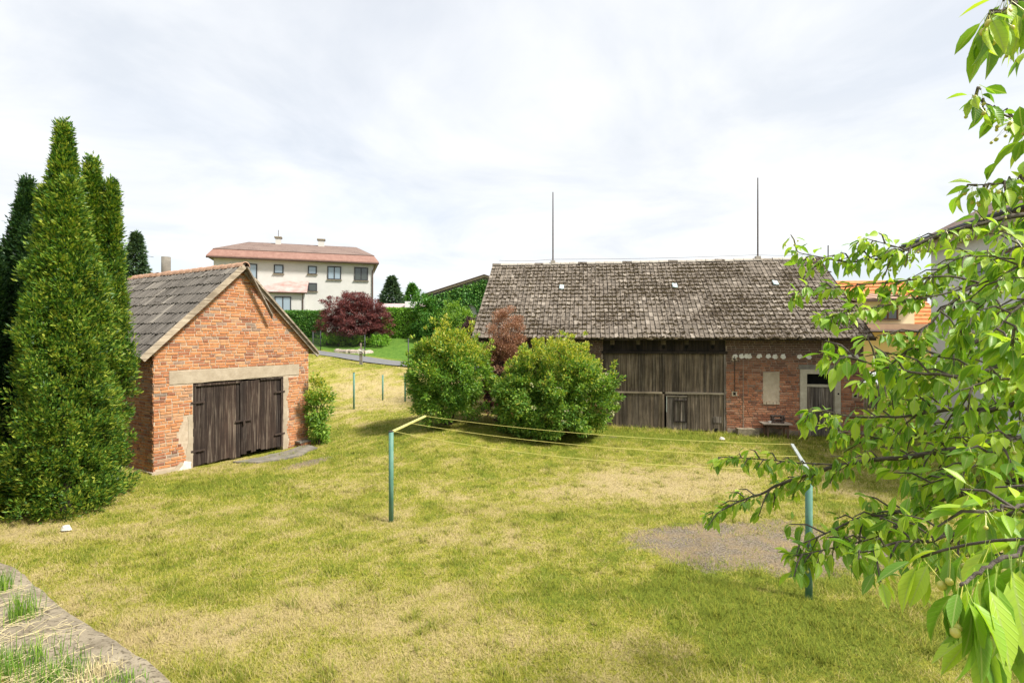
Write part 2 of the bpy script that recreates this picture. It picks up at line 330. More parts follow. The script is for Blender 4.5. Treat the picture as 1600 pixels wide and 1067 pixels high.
ORANGE = [(0, (.22, .10, .065)), (.10, (.34, .135, .07)), (.35, (.44, .18, .078)), (.7, (.50, .22, .09)), (.88, (.50, .27, .14)), (.96, (.33, .20, .14)), (1, (.25, .19, .15))]
RED = [(0, (.15, .065, .042)), (.3, (.29, .115, .06)), (.7, (.37, .155, .08)), (.92, (.40, .20, .12)), (1, (.18, .12, .09))]
M = dict(
    lawn=m_lawn('lawn', False), blade=m_lawn('grass_blade', True),
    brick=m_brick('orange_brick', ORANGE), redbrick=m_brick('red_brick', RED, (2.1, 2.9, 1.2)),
    mortar=m_plain('mortar', (.36, .28, .20), (.50, .41, .31), 9, .95, .6),
    darkmortar=m_plain('old_mortar', (.15, .11, .085), (.33, .26, .20), 5, .95, .6),
    plaster=m_plain('plaster', (.30, .24, .17), (.43, .36, .27), 4, .95, .6, fine=(35, .66, (.20, .17, .13))),
    stone=m_plain('door_stone', (.33, .29, .22), (.47, .43, .34), 5, .9, .4, fine=(60, .66, (.22, .19, .15))),
    concrete=m_plain('concrete', (.15, .122, .082), (.33, .28, .20), 9, .95, 1.0, 10, fine=(45, .54, (.10, .08, .05))),
    greyslab=m_plain('grey_slab', (.13, .118, .10), (.25, .225, .19), 4, .95, .6),
    doorwood=m_wood('brown_door_wood', (.012, .009, .008), (.038, .025, .020), (.17, .145, .12), 'z', .56),
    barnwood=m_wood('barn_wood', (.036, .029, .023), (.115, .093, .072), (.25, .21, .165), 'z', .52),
    tabletop=m_wood('table_wood', (.20, .16, .12), (.36, .31, .25), (.50, .45, .38), 'x', .5),
    tablewood=m_wood('table_leg_wood', (.05, .03, .02), (.12, .07, .045), (.2, .13, .09), 'z', .5),
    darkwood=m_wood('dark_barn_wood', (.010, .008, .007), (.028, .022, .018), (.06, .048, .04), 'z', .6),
    greywood=m_wood('weathered_wood', (.12, .10, .08), (.26, .225, .18), (.42, .38, .32), 'x', .5),
    greywoodz=m_wood('weathered_door_wood', (.05, .043, .037), (.14, .12, .105), (.30, .27, .24), 'z', .5),
    gtile=m_tile('garage_tile', (.125, .112, .098), (.25, .225, .19), (.04, .032, .024), .585),
    btile=m_tile('barn_tile', (.165, .138, .110), (.29, .25, .205), (.036, .024, .013), .525),
    ridge=m_plain('clay_ridge', (.30, .17, .11), (.42, .27, .19), 7, .95, .5, fine=(25, .6, (.22, .19, .15))),
    ridgepale=m_plain('pale_ridge', (.33, .29, .25), (.52, .48, .42), 7, .95, .5),
    moss=m_plain('moss', (.030, .022, .012), (.075, .055, .025), 12, 1.0, .6),
    iron=m_plain('rusty_iron', (.025, .018, .015), (.07, .045, .035), 12, .7, .3),
    rod=m_plain('rod_metal', (.06, .045, .04), (.12, .10, .09), 8, .6, 0),
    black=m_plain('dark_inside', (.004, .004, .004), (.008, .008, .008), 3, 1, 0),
    white=m_plain('lime_white', (.50, .47, .42), (.72, .70, .66), 8, .9, .4),
    greenpaint=m_plain('green_post_paint', (.07, .18, .14), (.13, .26, .20), 5, .55, .1, fine=(30, .66, (.10, .07, .05))),
    yellowpaint=m_plain('yellow_paint', (.50, .47, .15), (.62, .58, .24), 8, .5, 0),
    rope=m_plain('yellow_rope', (.62, .56, .14), (.72, .66, .22), 8, .7, 0),
    galv=m_plain('pale_metal', (.26, .29, .27), (.38, .41, .39), 8, .45, 0, spec=.5),
    render=m_plain('cream_render', (.50, .49, .465), (.55, .54, .515), 2, .95, .15),
    yellow=m_plain('yellow_render', (.66, .48, .19), (.72, .53, .22), 2, .95, .1),
    yellowtrim=m_plain('pale_yellow_trim', (.72, .62, .40), (.76, .66, .44), 2, .95, .1),
    offwhite=m_plain('white_render', (.60, .61, .61), (.68, .69, .69), 2, .95, .1),
    eave=m_plain('eave_cream', (.48, .43, .36), (.55, .50, .43), 2, .9, .1),
    frame=m_plain('dark_window_frame', (.03, .032, .036), (.05, .05, .055), 5, .5, 0),
    brownframe=m_plain('brown_window_frame', (.10, .04, .022), (.15, .06, .03), 5, .5, 0),
    glass=m_glass('window_glass'), darkglass=m_glass('dark_window_glass', (.05, .06, .05)), glasstile=m_glass('glass_tile', (.50, .62, .62)),
    housetile=m_tile('house_tile', (.17, .12, .10), (.36, .30, .27), (.10, .065, .055), .54),
    redmetal=m_plain('red_apron', (.22, .115, .09), (.30, .17, .135), 2.5, .6, .1, fine=(12, .64, (.50, .36, .30))),
    palemetal=m_plain('faded_metal_roof', (.33, .19, .165), (.50, .40, .37), 1.5, .5, .1),
    orangetile=m_plain('orange_roof', (.50, .17, .06), (.62, .25, .10), 5, .9, .2),
    brownmetal=m_plain('beige_metal_roof', (.36, .22, .15), (.44, .29, .20), 2, .5, .05),
    darkbrown=m_plain('brown_gutter', (.06, .035, .025), (.10, .06, .045), 4, .5, 0),
    lilac=m_plain('lilac_roof', (.40, .29, .29), (.48, .37, .36), 3, .8, .1),
    asphalt=m_plain('asphalt', (.13, .13, .135), (.19, .19, .19), 6, .9, .3),
    bark=m_plain('bark', (.035, .026, .02), (.10, .08, .065), 25, .95, .7),
    greybark=m_plain('grey_bark', (.06, .05, .04), (.15, .125, .10), 40, .9, .7),
    rock=m_plain('border_rock', (.30, .24, .19), (.52, .45, .38), 3, .95, .5),
    carwhite=m_plain('car_paint', (.70, .71, .72), (.74, .75, .76), 2, .25, 0, spec=.6),
    rubber=m_plain('rubber', (.015, .015, .015), (.03, .03, .03), 9, .8, 0),
    straw=m_plain('straw', (.45, .37, .18), (.60, .52, .30), 20, .9, 0),
    thuja=m_leaf('thuja_spray', [(.30, (.020, .060, .010)), (.44, (.060, .150, .018)), (.56, (.15, .26, .028)), (.70, (.34, .38, .05))], .25, patch=.6, ns=6.0),  # clump highlights and shaded gaps put into the colour by noise
    darkthuja=m_leaf('dark_thuja_spray', [(.15, (.008, .028, .010)), (.5, (.022, .065, .018)), (.85, (.06, .12, .025))], .2, patch=.35),
    spruce=m_leaf('spruce_needles', [(.2, (.03, .065, .032)), (.8, (.10, .16, .08))], .2),
    shrub=m_leaf('shrub_leaf', [(.15, (0.039, 0.111, 0.018)), (.5, (0.132, 0.275, 0.033)), (.85, (0.310, 0.416, 0.052))], .35),
    viburnum=m_leaf('flowering_shrub_leaf', [(.15, (0.041, 0.115, 0.019)), (.5, (0.135, 0.270, 0.035)), (.85, (0.324, 0.405, 0.061))], .35),
    young=m_leaf('yellow_tip_leaf', [(.2, (0.300, 0.365, 0.048)), (.8, (0.525, 0.486, 0.084))], .35),
    blossom=m_leaf('cream_blossom', [(.2, (.48, .47, .24)), (.8, (.66, .64, .42))], .2, tcol=(1, 1, .9)),
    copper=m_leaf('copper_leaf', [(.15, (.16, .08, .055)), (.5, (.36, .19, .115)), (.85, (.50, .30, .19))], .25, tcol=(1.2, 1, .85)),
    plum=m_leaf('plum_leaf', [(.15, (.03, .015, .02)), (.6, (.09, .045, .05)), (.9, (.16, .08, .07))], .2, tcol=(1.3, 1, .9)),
    maple=m_leaf('red_maple_leaf', [(.15, (0.049, 0.020, 0.022)), (.5, (0.140, 0.048, 0.048)), (.85, (0.308, 0.105, 0.084))], .25, tcol=(1.5, .8, .7)),
    hedge=m_leaf('hedge_leaf', [(.15, (0.049, 0.155, 0.015)), (.5, (0.145, 0.327, 0.026)), (.85, (0.292, 0.482, 0.045))], .25),
    ivy=m_leaf('ivy_leaf', [(.15, (0.026, 0.101, 0.017)), (.5, (0.074, 0.216, 0.030)), (.85, (0.180, 0.316, 0.048))], .2),
    bush=m_leaf('bush_leaf', [(.15, (0.050, 0.125, 0.015)), (.5, (0.150, 0.288, 0.030)), (.85, (0.288, 0.400, 0.050))], .3),
    cherry=m_leaf('cherry_leaf', [(.1, (0.091, 0.216, 0.022)), (.5, (0.238, 0.424, 0.033)), (.85, (0.455, 0.595, 0.053))], .38, patch=.25, rough=.42, spec=.4, veins=True),
    fruit=m_plain('unripe_cherry', (.42, .44, .08), (.55, .50, .12), 30, .35, 0, spec=.5),
)

# ------------------------------------------------------------------ terrain
CP = np.array([(-9, 13, 0), (-6.6, 17.1, 0), (0, 10, 0), (5, 8, 0), (10, 12, 0), (-4, 6, 0), (8, 16.5, 0), (12, 17.3, 0), (4.5, 18.7, .17), (1.3, 17, .2),
    (-2.1, 17.6, .5), (-4, 16, .15), (-6.9, 23, .42), (-6.6, 26.7, .47), (-5.2, 25.4, .45), (-3, 22, .55), (-6.76, 34, 1.47), (-13.65, 36, 2.25),
    (-10, 31, 1.45), (-12, 25, .9), (-8, 38.2, 1.62), (-14, 40, 2.2), (0, 34, 1.25), (6, 33, .7), (15, 30, .4), (-8, 45, 3.3), (-13, 46, 3.5), (-20, 46, 3.6),
    (-2, 44, 3.0), (0, 60, 3.3), (-20, 60, 3.8), (20, 60, 1.5), (25, 28, .3), (18, 20, .1), (-18, 14, .2), (-20, 30, 1.8), (0, 3, 0), (10, 4, 0), (-10, 5, 0),
    (0, -15, 0), (-25, -10, 0), (25, -10, 0), (-45, 25, 1.5), (45, 25, .3), (-60, 70, 4), (60, 70, 2), (0, 120, 3.2), (-130, 0, 1), (130, 0, 0), (-150, 160, 4), (150, 160, 3),
    (0, -130, 0), (-400, 0, 2), (400, 0, 2), (0, 500, 3), (-400, 500, 3), (400, 500, 3), (-400, -300, 1), (400, -300, 1), (0, -300, 1)], float)
def _phi(r): return np.sqrt(r * r + 4.0)
_D = np.linalg.norm(CP[:, None, :2] - CP[None, :, :2], axis=2)
_A = np.block([[_phi(_D), np.ones((len(CP), 1))], [np.ones((1, len(CP))), np.zeros((1, 1))]])
_W = np.linalg.solve(_A, np.append(CP[:, 2], 0))
def gz(x, y):
    x = np.atleast_1d(np.asarray(x, float)); y = np.atleast_1d(np.asarray(y, float)); out = np.empty(x.shape)
    for i in range(0, len(x), 40000):
        d = np.sqrt((x[i:i + 40000, None] - CP[None, :, 0]) ** 2 + (y[i:i + 40000, None] - CP[None, :, 1]) ** 2)
        out[i:i + 40000] = _phi(d) @ _W[:-1] + _W[-1]
    return out + (fbm(x * .9, y * .9, 3, 3) - .5) * .07
def gz1(x, y): return float(gz([x], [y])[0])

def blob(x, y, cx, cy, rx, ry, a=0.0):
    c, s = math.cos(a), math.sin(a); u = (x - cx) * c + (y - cy) * s; v = -(x - cx) * s + (y - cy) * c
    return np.exp(-((u / rx) ** 2 + (v / ry) ** 2))
ROAD = [(-70, 66), (-30, 46), (-14, 38.2), (-7, 36), (0, 34.2), (14, 31.5), (40, 29), (120, 27)]
def road_y(x): return np.interp(x, [p[0] for p in ROAD], [p[1] for p in ROAD])
def fields(x, y):
    dry = .10 + .62 * fbm(x * .33 + 3, y * .33, 11, 3) + .8 * (fbm(x * 1.3, y * 1.3, 21, 3) - .5) + .55 * (vnoise(x * 5, y * 5, 27) - .5)
    for cx, cy, rx, ry, k in ((-3.7, 6.2, 1.5, .8, .5), (-1.5, 6.5, 1.6, .6, .3), (2.6, 12.0, 2.8, 1.1, .42), (-8.3, 9.3, 1.2, .5, .4), (-6.5, 26, 3.5, 3.5, .35), (0.3, 6.0, 1.2, .4, .25), (-5.5, 30, 6, 3, .3), (5.5, 13.2, 2.5, .8, .25)):
        dry = dry + k * blob(x, y, cx, cy, rx, ry)
    for cx, cy, rx, ry, k in ((4.5, 17.6, 8, .9, .45), (1.5, 15.6, 3, 1.0, .25), (1.5, 7.0, 1.6, .8, .25), (-8, 12.3, 2.5, .7, .3), (4.0, 6.4, 2.4, .9, .3)):
        dry = dry - k * blob(x, y, cx, cy, rx, ry)
    dirt = 1.0 * np.clip(1.3 * blob(x, y, 4.3, 8.85, 2.2, 1.15) * (.45 + 1.1 * fbm(x * 1.4, y * 1.4, 77, 3)), 0, 1) + .75 * blob(x, y, -5.7, 14.5, 1.1, .5, R(59)) + .5 * blob(x, y, 2.9, 17.5, 1.6, .5) + .45 * blob(x, y, -7.2, 24.5, .7, 1.6)
    lush = np.clip((y - road_y(x) - 2.0) / .5, 0, 1)
    return np.clip(dry, 0, 1.1), dirt, lush
def axis(segs):
    out = []
    for a, b, s in segs: out += list(np.arange(a, b, s))
    return np.array(out + [segs[-1][1]])
gx = axis([(-600, -100, 50), (-100, -30, 5), (-30, -16, 1), (-16, 16, .25), (16, 30, 1), (30, 100, 5), (100, 600, 50)])
gy = axis([(-300, -20, 40), (-20, 2, 2), (2, 22, .25), (22, 50, .6), (50, 100, 4), (100, 700, 50)])
GX, GY = np.meshgrid(gx, gy); X = GX.ravel(); Y = GY.ravel(); nx = len(gx); ny = len(gy)
i = np.arange((nx - 1) * (ny - 1)); a = (i // (nx - 1)) * nx + i % (nx - 1)
dry, dirt, lush = fields(X, Y)
ground = mesh_np('ground', np.stack([X, Y, gz(X, Y)], 1), np.stack([a, a + 1, a + nx + 1, a + nx], 1), M['lawn'], None, True, dict(dry=dry, dirt=dirt, lush=lush))
tag(ground, 'mown yellow green lawn with straw coloured dry patches', 'lawn', kind='structure')

xs = np.arange(-70, 120.1, 1.0); cy_ = road_y(xs)
V = []; F = []
for k, (x, y) in enumerate(zip(xs, cy_)):
    for j, w in enumerate((-2.0, -1, 0, 1, 2.0)): V.append((x, y + w, 0))
V = np.array(V); V[:, 2] = gz(V[:, 0], V[:, 1])
Z = V[:, 2].reshape(-1, 5); V[:, 2] = (np.repeat(Z.mean(1)[:, None], 5, 1) * .6 + Z * .4).ravel() + .06
for k in range(len(xs) - 1):
    for j in range(4): F.append((k * 5 + j, k * 5 + j + 5, k * 5 + j + 6, k * 5 + j + 1))
tag(mesh_np('road', V, F, M['asphalt'], None, True), 'narrow grey asphalt road behind the grassy bank', 'road', kind='structure')

# terrace the photographer stands on, with its concrete retaining wall
TA = np.array([-3.69, 3.78]); TB = np.array([-1.535, 2.42]); td = (TB - TA) / np.linalg.norm(TB - TA); tn = np.array([td[1], -td[0]])   # tn points back to the terrace
tn = -tn if np.dot(tn, -TA) < 0 else tn
TZ = 1.9
E0 = TA - td * 9; E1 = TA + td * 9
def wall_top():
    V = []; F = []; ns = 220; nt = 8
    for i in range(ns + 1):
        s = i / ns
        for j in range(nt + 1):
            w = .40 * j / nt
            p = E0 + (E1 - E0) * s + tn * w
            e = .05 * (fbm(s * 60, 3.1, 5, 4) - .5) if j == 0 else 0
            p = p + tn * e
            z = TZ + .035 * (fbm(p[0] * 4, p[1] * 4, 9, 4) - .5) - (.03 * fbm(s * 90, 1, 8, 3) if j == 0 else 0)
            V.append((p[0], p[1], z))
    for i in range(ns):
        for j in range(nt):
            q = i * (nt + 1) + j; F.append((q, q + 1, q + nt + 2, q + nt + 1))
    base = len(V)
    for i in range(ns + 1):
        p = V[i * (nt + 1)]; V.append((p[0], p[1], -.5))
    for i in range(ns): F.append((i * (nt + 1), (i + 1) * (nt + 1), base + i + 1, base + i))
    return V, F
V, F = wall_top()
tag(mesh_np('retaining_wall', V, F, M['concrete'], None, False), 'rough concrete retaining wall top strewn with straw beside the dry grass', 'wall')
q = [E0 + tn * .36, E1 + tn * .36, E1 + tn * 12, E0 + tn * 12]
ter = MB(); ter.add([(p[0], p[1], TZ - .02) for p in q] + [(p[0], p[1], -.6) for p in q], [(0, 1, 2, 3), (7, 6, 5, 4), (0, 4, 5, 1), (1, 5, 6, 2), (2, 6, 7, 3), (3, 7, 4, 0)])
to = ter.build('terrace_ground', M['lawn']); tag(to, 'raised grassy terrace behind the concrete wall', 'terrace', kind='structure')
for k_, v_ in (('dry', .55), ('dirt', .35), ('lush', 0)):
    at = to.data.attributes.new(k_, 'FLOAT', 'POINT'); at.data.foreach_set('value', np.full(8, v_, np.float32))

# ------------------------------------------------------------------ garage
G0 = np.array([-9.03, 13.22]); GA = R(59); GW = 4.6; GL = 6.6
gar = empty('brick_garage', (G0[0], G0[1], -.03), GA, 'small orange brick garage with dark double wooden doors and tiled roof', 'garage')
RS = .98; APEX = 5.55
def roof_z(u): return APEX - RS * abs(u - GW / 2)
D0, D1, DT = .96, 3.67, 2.27
WT = roof_z(0) - .06
poly = [(0, -.2), (D0, -.2), (D0, DT), (D1, DT), (D1, -.2), (GW, -.2), (GW, WT), (GW / 2, APEX - .06), (0, WT)]
wall = MB().prism(poly, 0.0, .3).build('front_wall', M['mortar'], gar)
lw = MB().box(0, .3, .3, GL, -.2, WT - .02).build('side_wall', M['mortar'], gar)
MB().box(GW - .3, GW, .3, GL, -.2, WT - .02).build('side_wall', M['mortar'], gar)
MB().prism([(.3, -.2), (GW - .3, -.2), (GW - .3, WT - .05), (GW / 2, APEX - .3), (.3, WT - .05)], GL - .3, GL - .002).build('rear_wall', M['mortar'], gar)

def brick_mesh(l, seed, h=.063, d=.05):
    r = np.random.default_rng(seed); c = .006
    j = lambda s: r.uniform(-s, s)
    V = [(0, d, 0), (l, d, 0), (l, d, h), (0, d, h), (0 + j(.002), .006, 0 + j(.002)), (l + j(.002), .006, j(.002)), (l + j(.002), .006, h + j(.002)), (j(.002), .006, h + j(.002)),
         (c + j(.003), j(.003), c + j(.003)), (l - c + j(.003), j(.003), c + j(.003)), (l - c + j(.003), j(.003), h - c + j(.003)), (c + j(.003), j(.003), h - c + j(.003))]
    F = [(8, 9, 10, 11)] + [(4 + k, 4 + (k + 1) % 4, 8 + (k + 1) % 4, 8 + k) for k in range(4)] + [(k, (k + 1) % 4, 4 + (k + 1) % 4, 4 + k) for k in range(4)]
    return V, F
BV = []; LEN = [.275, .262, .135, .195]
for l in LEN:
    for s in range(4): BV.append(brick_mesh(l, s * 7 + int(l * 1000)))
def lay(u0, u1, z0, z1, blocked, course=.080, seed=1, pattern=.35):
    """rows of bricks in the rectangle; yields (variant, u, z, length scale)"""
    r = np.random.default_rng(seed); z = z0; k = 0; out = []
    while z + .05 < z1:
        u = u0 + (0 if k % 2 else -.14) + r.uniform(-.03, .03)
        while u < u1:
            li = 2 if r.random() < pattern else (1 if r.random() < .4 else (3 if r.random() < .12 else 0))
            l = LEN[li]; a_, b_ = max(u, u0), min(u + l, u1)
            for (p, q_) in blocked(z + .033):
                if a_ < q_ and b_ > p:
                    if a_ < p: b_ = min(b_, p)
                    else: a_ = max(a_, q_)
            if b_ - a_ > .045: out.append((li * 4 + int(r.integers(4)), a_, z + r.uniform(-.003, .003), (b_ - a_) / l))
            u += l + .014 + r.uniform(0, .008)
        z += course; k += 1
    return out
def blk_front(z):
    b = []
    if z < DT + .02: b.append((D0 - .02, D1 + .02))
    if DT - .06 < z < 2.64: b.append((.36, 4.24))
    if z > WT: b += [(-1, GW / 2 - (APEX - .07 - z) / RS), (GW / 2 + (APEX - .07 - z) / RS, 9)]
    if z < 1.45: b.append((D0 - .28 + .10 * math.sin(z * 5), D0))
    b.append((D1, D1 + .16 + .05 * math.sin(z * 7))) if z < 2.3 else None
    if z < .13: b.append((-1, .9))
    return b
camv = np.array([0, 0, EYE])
items = []; score = []
ca, sa = math.cos(GA), math.sin(GA)
def gworld(u, v, z): return np.array([G0[0] + ca * u - sa * v, G0[1] + sa * u + ca * v, z])
for (k, u, z, s) in lay(0, GW, .0, APEX, blk_front, seed=3):
    items.append((k, Matrix.Translation((u, -.012 + rng.uniform(-.006, .005), z)) @ Matrix.Rotation(rng.uniform(-.015, .015), 4, 'Y') @ Matrix.Diagonal((s, 1, 1, 1))))
    p = gworld(u, 0, z); d = p - camv; score.append(s * LEN[k // 4] * abs(np.dot(d, [sa, -ca, 0])) / np.linalg.norm(d) ** 3)
scatter('brick', 'brickwork', BV, items, 230, M['brick'], wall, score)
items = []; score = []
for (k, v, z, s) in lay(0, GL, .1, WT - .05, lambda z: [(3.2, 99)] if False else [], seed=5, pattern=.75):
    # the side wall's bricks run along v and face -u
    Mx = frame((0, -1, 0), (1, 0, 0), (0, 0, 1), (-.012 + rng.uniform(-.008, .006), v + LEN[k // 4] * s, z)) @ Matrix.Rotation(rng.uniform(-.015, .015), 4, 'Y') @ Matrix.Diagonal((s, 1, 1, 1))
    items.append((k, Mx)); p = gworld(0, v, z); score.append(-v + .001 * z if v > .02 else -v)
scatter('brick', 'brickwork', BV, items, 70, M['brick'], lw, [s_ + .0 for s_ in score])
items = [(k, frame((0, 1, 0), (-1, 0, 0), (0, 0, 1), (GW + .012, v, z)) @ Matrix.Diagonal((s, 1, 1, 1))) for (k, v, z, s) in lay(.3, GL, .0, WT - .05, lambda z: [], seed=6)]
scatter('brick', 'brickwork', BV, items, 0, M['brick'], gar)

def ragged(poly_pts, jit, seed, step=.12):
    r = np.random.default_rng(seed); out = []
    n = len(poly_pts)
    for i in range(n):
        a_ = np.array(poly_pts[i], float); b_ = np.array(poly_pts[(i + 1) % n], float); L_ = np.linalg.norm(b_ - a_); m = max(1, int(L_ / step))
        for k in range(m): out.append(tuple(a_ + (b_ - a_) * k / m + (r.uniform(-jit, jit, 2) if k else r.uniform(-jit, jit, 2) * .3)))
    return out
MB().prism(ragged([(.36, DT + .0), (4.24, DT + .03), (4.24, 2.63), (.36, 2.60)], .012, 1, .2), -.016, .1).build('lintel', M['plaster'], gar)
MB().prism(ragged([(D0 - .25, .02), (D0 - .002, .02), (D0 - .002, 1.5), (D0 - .14, 1.38), (D0 - .12, .9)], .03, 2), -.010, .1).build('plaster_patch', M['plaster'], gar)
MB().prism(ragged([(D1 + .002, .0), (D1 + .17, .0), (D1 + .15, 1.2), (D1 + .2, 2.26), (D1 + .002, 2.26)], .025, 3), -.009, .1).build('plaster_patch', M['plaster'], gar)
MB().prism(ragged([(-.06, -.2), (.92, -.2), (.9, .16), (.62, .22), (.5, .1), (-.06, .09)], .02, 4), -.05, .1).build('plinth', M['plaster'], gar)
MB().box(-.05, .1, .1, 6.4, -.2, .09).build('plinth', M['plaster'], gar)
wp = MB().prism(ragged([(.56, .0), (.9, -.02), (.88, .2), (.7, .24)], .03, 8, .07), -.066, -.051).build('plaster_flake', M['white'], gar)
# step of bricks at the right corner with an old board on it
for k in range(5):
    MB().box(4.12 + k * .14, 4.25 + k * .14, -.26, -.014, -.03, .12 + .01 * (k % 2)).build('step_brick', M['brick'], gar)
MB().box(4.08, 4.72, -.27, -.02, .135, .19).build('step_board', M['greyslab'], gar)
# doors
def plank_door(name, u0, u1, z0, z1, n, mat, seed, y=.03, gap=.006, th=.03, parent=gar):
    r = np.random.default_rng(seed)
    d = MB(); d.box(u0, u1, y + th + .004, y + th + .03, z0 + .25, z0 + .37); dd = d.build(name, mat, parent)
    d2 = MB().box(u0, u1, y + th + .004, y + th + .03, z1 - .4, z1 - .28).build('batten', mat, dd)
    w = r.uniform(.75, 1.25, n); w = w / w.sum() * (u1 - u0); u = u0
    for k in range(n):
        lo = z0 + max(0, r.normal(0, .025)); hi = z1 - abs(r.normal(0, .008)); o_ = r.uniform(-.006, .006)
        t_ = r.uniform(-.006, .006)
        b_ = MB(); b_.add([(u + gap / 2, y + o_, lo), (u + w[k] - gap / 2, y + o_, lo + r.uniform(-.02, .02)), (u + w[k] - gap / 2, y + th + o_, lo), (u + gap / 2, y + th + o_, lo),
                          (u + gap / 2 + t_, y + o_, hi), (u + w[k] - gap / 2 + t_, y + o_, hi), (u + w[k] - gap / 2 + t_, y + th + o_, hi), (u + gap / 2 + t_, y + th + o_, hi)],
                         [(0, 3, 2, 1), (4, 5, 6, 7), (0, 1, 5, 4), (1, 2, 6, 5), (2, 3, 7, 6), (3, 0, 4, 7)])
        pk = b_.build('plank', mat, dd); u += w[k]
    return dd
MB().box(D0 + .01, D1 - .01, .35, .36, 0, DT).build('doorway_shade_sheet', M['black'], gar)  # black sheet standing in for the shade inside, behind the door planks
dl = plank_door('door', D0 + .03, 2.30, .04, DT - .05, 8, M['doorwood'], 4)
dr = plank_door('door', 2.315, D1 - .03, .10, DT - .04, 8, M['doorwood'], 9)
MB().box(D0 + .005, 2.28, -.02, .028, DT - .09, DT - .035).build('top_rail', M['doorwood'], dl)
MB().box(2.9, D1 - .01, -.02, .028, DT - .06, DT - .012).build('top_rail', M['doorwood'], dr)
MB().box(D0 + .004, D0 + .07, -.012, .026, .05, DT - .1).build('edge_post', M['doorwood'], dl)
MB().box(D1 - .07, D1 - .004, -.012, .026, .1, DT - .07).build('edge_post', M['doorwood'], dr)
MB().box(2.27, 2.37, -.006, .022, 1.05, DT - .1).build('cover_strip', M['doorwood'], dr)
for z in (.42, 1.72):
    MB().box(D0 - .06, D0 + .3, -.026, -.014, z, z + .05).build('hinge', M['iron'], dl)
    MB().box(D1 - .3, D1 + .05, -.026, -.014, z + .06, z + .11).build('hinge', M['iron'], dr)
lt = MB().box(2.12, 2.62, -.03, -.012, 1.06, 1.10).build('latch', M['iron'], dr)
MB().box(2.34, 2.40, -.05, -.03, .98, 1.07).build('padlock', M['iron'], lt)
# roof
ov = .30; vf = -.20
def slope_frame(side):
    """origin at the eave's front corner of a slope; x runs back along the eave, y up the slope, z out"""
    c = 1 / math.sqrt(1 + RS * RS)
    if side < 0: return Vector((0, 1, 0)), Vector((c, 0, RS * c)), Vector((-RS * c, 0, c))
    return Vector((0, -1, 0)), Vector((-c, 0, RS * c)), Vector((RS * c, 0, c))
deck = MB(); e0 = -ov; zE = roof_z(e0)
deck.prism([(e0, zE - .06), (GW / 2, APEX - .055), (GW + ov, zE - .06), (GW + ov, zE - .01), (GW / 2, APEX), (e0, zE - .01)], vf + .03, GL + .1)
groof = deck.build('roof', M['greywood'], gar)
def tile_mesh(w, l, seed, th=.02, rib=.022):
    r = np.random.default_rng(seed); V = []; pr = [(0, .3), (.10, 1), (.24, 1), (.36, .05), (.60, .0), (.92, .12)]; n = len(pr)
    jy = [r.uniform(-.010, .010) for _ in pr]
    for y in (0, l):
        for k, (x, z) in enumerate(pr): V.append((x * w, y + (jy[k] if y == 0 else 0), rib * z + th))
    for k, (x, z) in enumerate(pr): V.append((x * w, jy[k], rib * z - .012))
    F = [(k, k + 1, k + n + 1, k + n) for k in range(n - 1)] + [(k + 2 * n, k + 2 * n + 1, k + 1, k) for k in range(n - 1)] + [(2 * n, 0, n), (n - 1, 3 * n - 1, 2 * n - 1)]
    return V, F
def tiles(parent, origin, ax, ay, az, length, slope, tw, exp, single, joined, n, mat, sd, far=None, rib=.022):
    r = np.random.default_rng(sd); var = [tile_mesh(tw * .97, exp * 1.18, s, .024, rib) for s in range(5)]
    rows = int(round(slope / exp)); ex = slope / rows; cols = int(length / tw); it = []; sc_ = []
    for i_ in range(rows):
        for j in range(cols):
            a_ = R(3.6) + r.normal(0, .010); jz = r.normal(0, .004) + .002
            p = origin + ax * (j * tw + r.normal(0, .004)) + ay * (i_ * ex + r.normal(0, .012) - .02) + az * (.03 + jz)
            Mx = frame(ax, ay, az, p) @ Matrix.Rotation(-a_, 4, 'X') @ Matrix.Rotation(r.normal(0, .012), 4, 'Z') @ Matrix.Rotation(r.normal(0, .012), 4, 'Y')
            it.append((int(r.integers(5)), Mx)); sc_.append(far(p) if far else 0)
    scatter(single, joined, var, it, n, mat, parent, sc_)
    return rows, ex
ax, ay, az = slope_frame(-1); SL = (GW / 2 + ov) * math.sqrt(1 + RS * RS)
tiles(groof, Vector((e0, vf, zE)), ax, ay, az, GL + .3, SL, .205, .40, 'tile', 'tiles_beyond', 300, M['gtile'], 5, lambda p: -p.y)
ax, ay, az = slope_frame(1)
tiles(groof, Vector((GW + ov, GL + .1, zE)), ax, ay, az, GL + .3, SL, .205, .40, 'tile', 'far_slope_tiles', 0, M['gtile'], 6)
for k in range(18):
    y0 = vf - .04 + k * .38; h0 = APEX + .01 + rng.uniform(-.008, .01)
    V = []; F = []
    for yy, rr in ((y0, .135), (y0 + .40, .115)):
        for q_ in range(7):
            t_ = math.pi * (q_ / 6) * 1.1 - .05 * math.pi; V.append((GW / 2 + rr * math.cos(t_), yy, h0 - .03 + rr * math.sin(t_)))
    for yy, rr in ((y0, .11), ):
        for q_ in range(7):
            t_ = math.pi * (q_ / 6) * 1.1 - .05 * math.pi; V.append((GW / 2 + rr * math.cos(t_), yy, h0 - .03 + rr * math.sin(t_)))
    F = [(q_, q_ + 7, q_ + 8, q_ + 1) for q_ in range(6)] + [(14 + q_, q_, q_ + 1, 15 + q_) for q_ in range(6)]
    mesh_np('ridge_tile', V, F, M['ridge'], groof, True)
c_ = 1 / math.sqrt(1 + RS * RS)
def barge(u0, u1, y, off, w=.035, h=.13):
    return MB().bar((u0, y, roof_z(u0) + off), (u1, y, roof_z(u1) + off), w, h)
barge(e0 - .05, GW / 2 - .02, vf - .0, .0, .04, .15).build('barge_board', M['greywood'], groof)
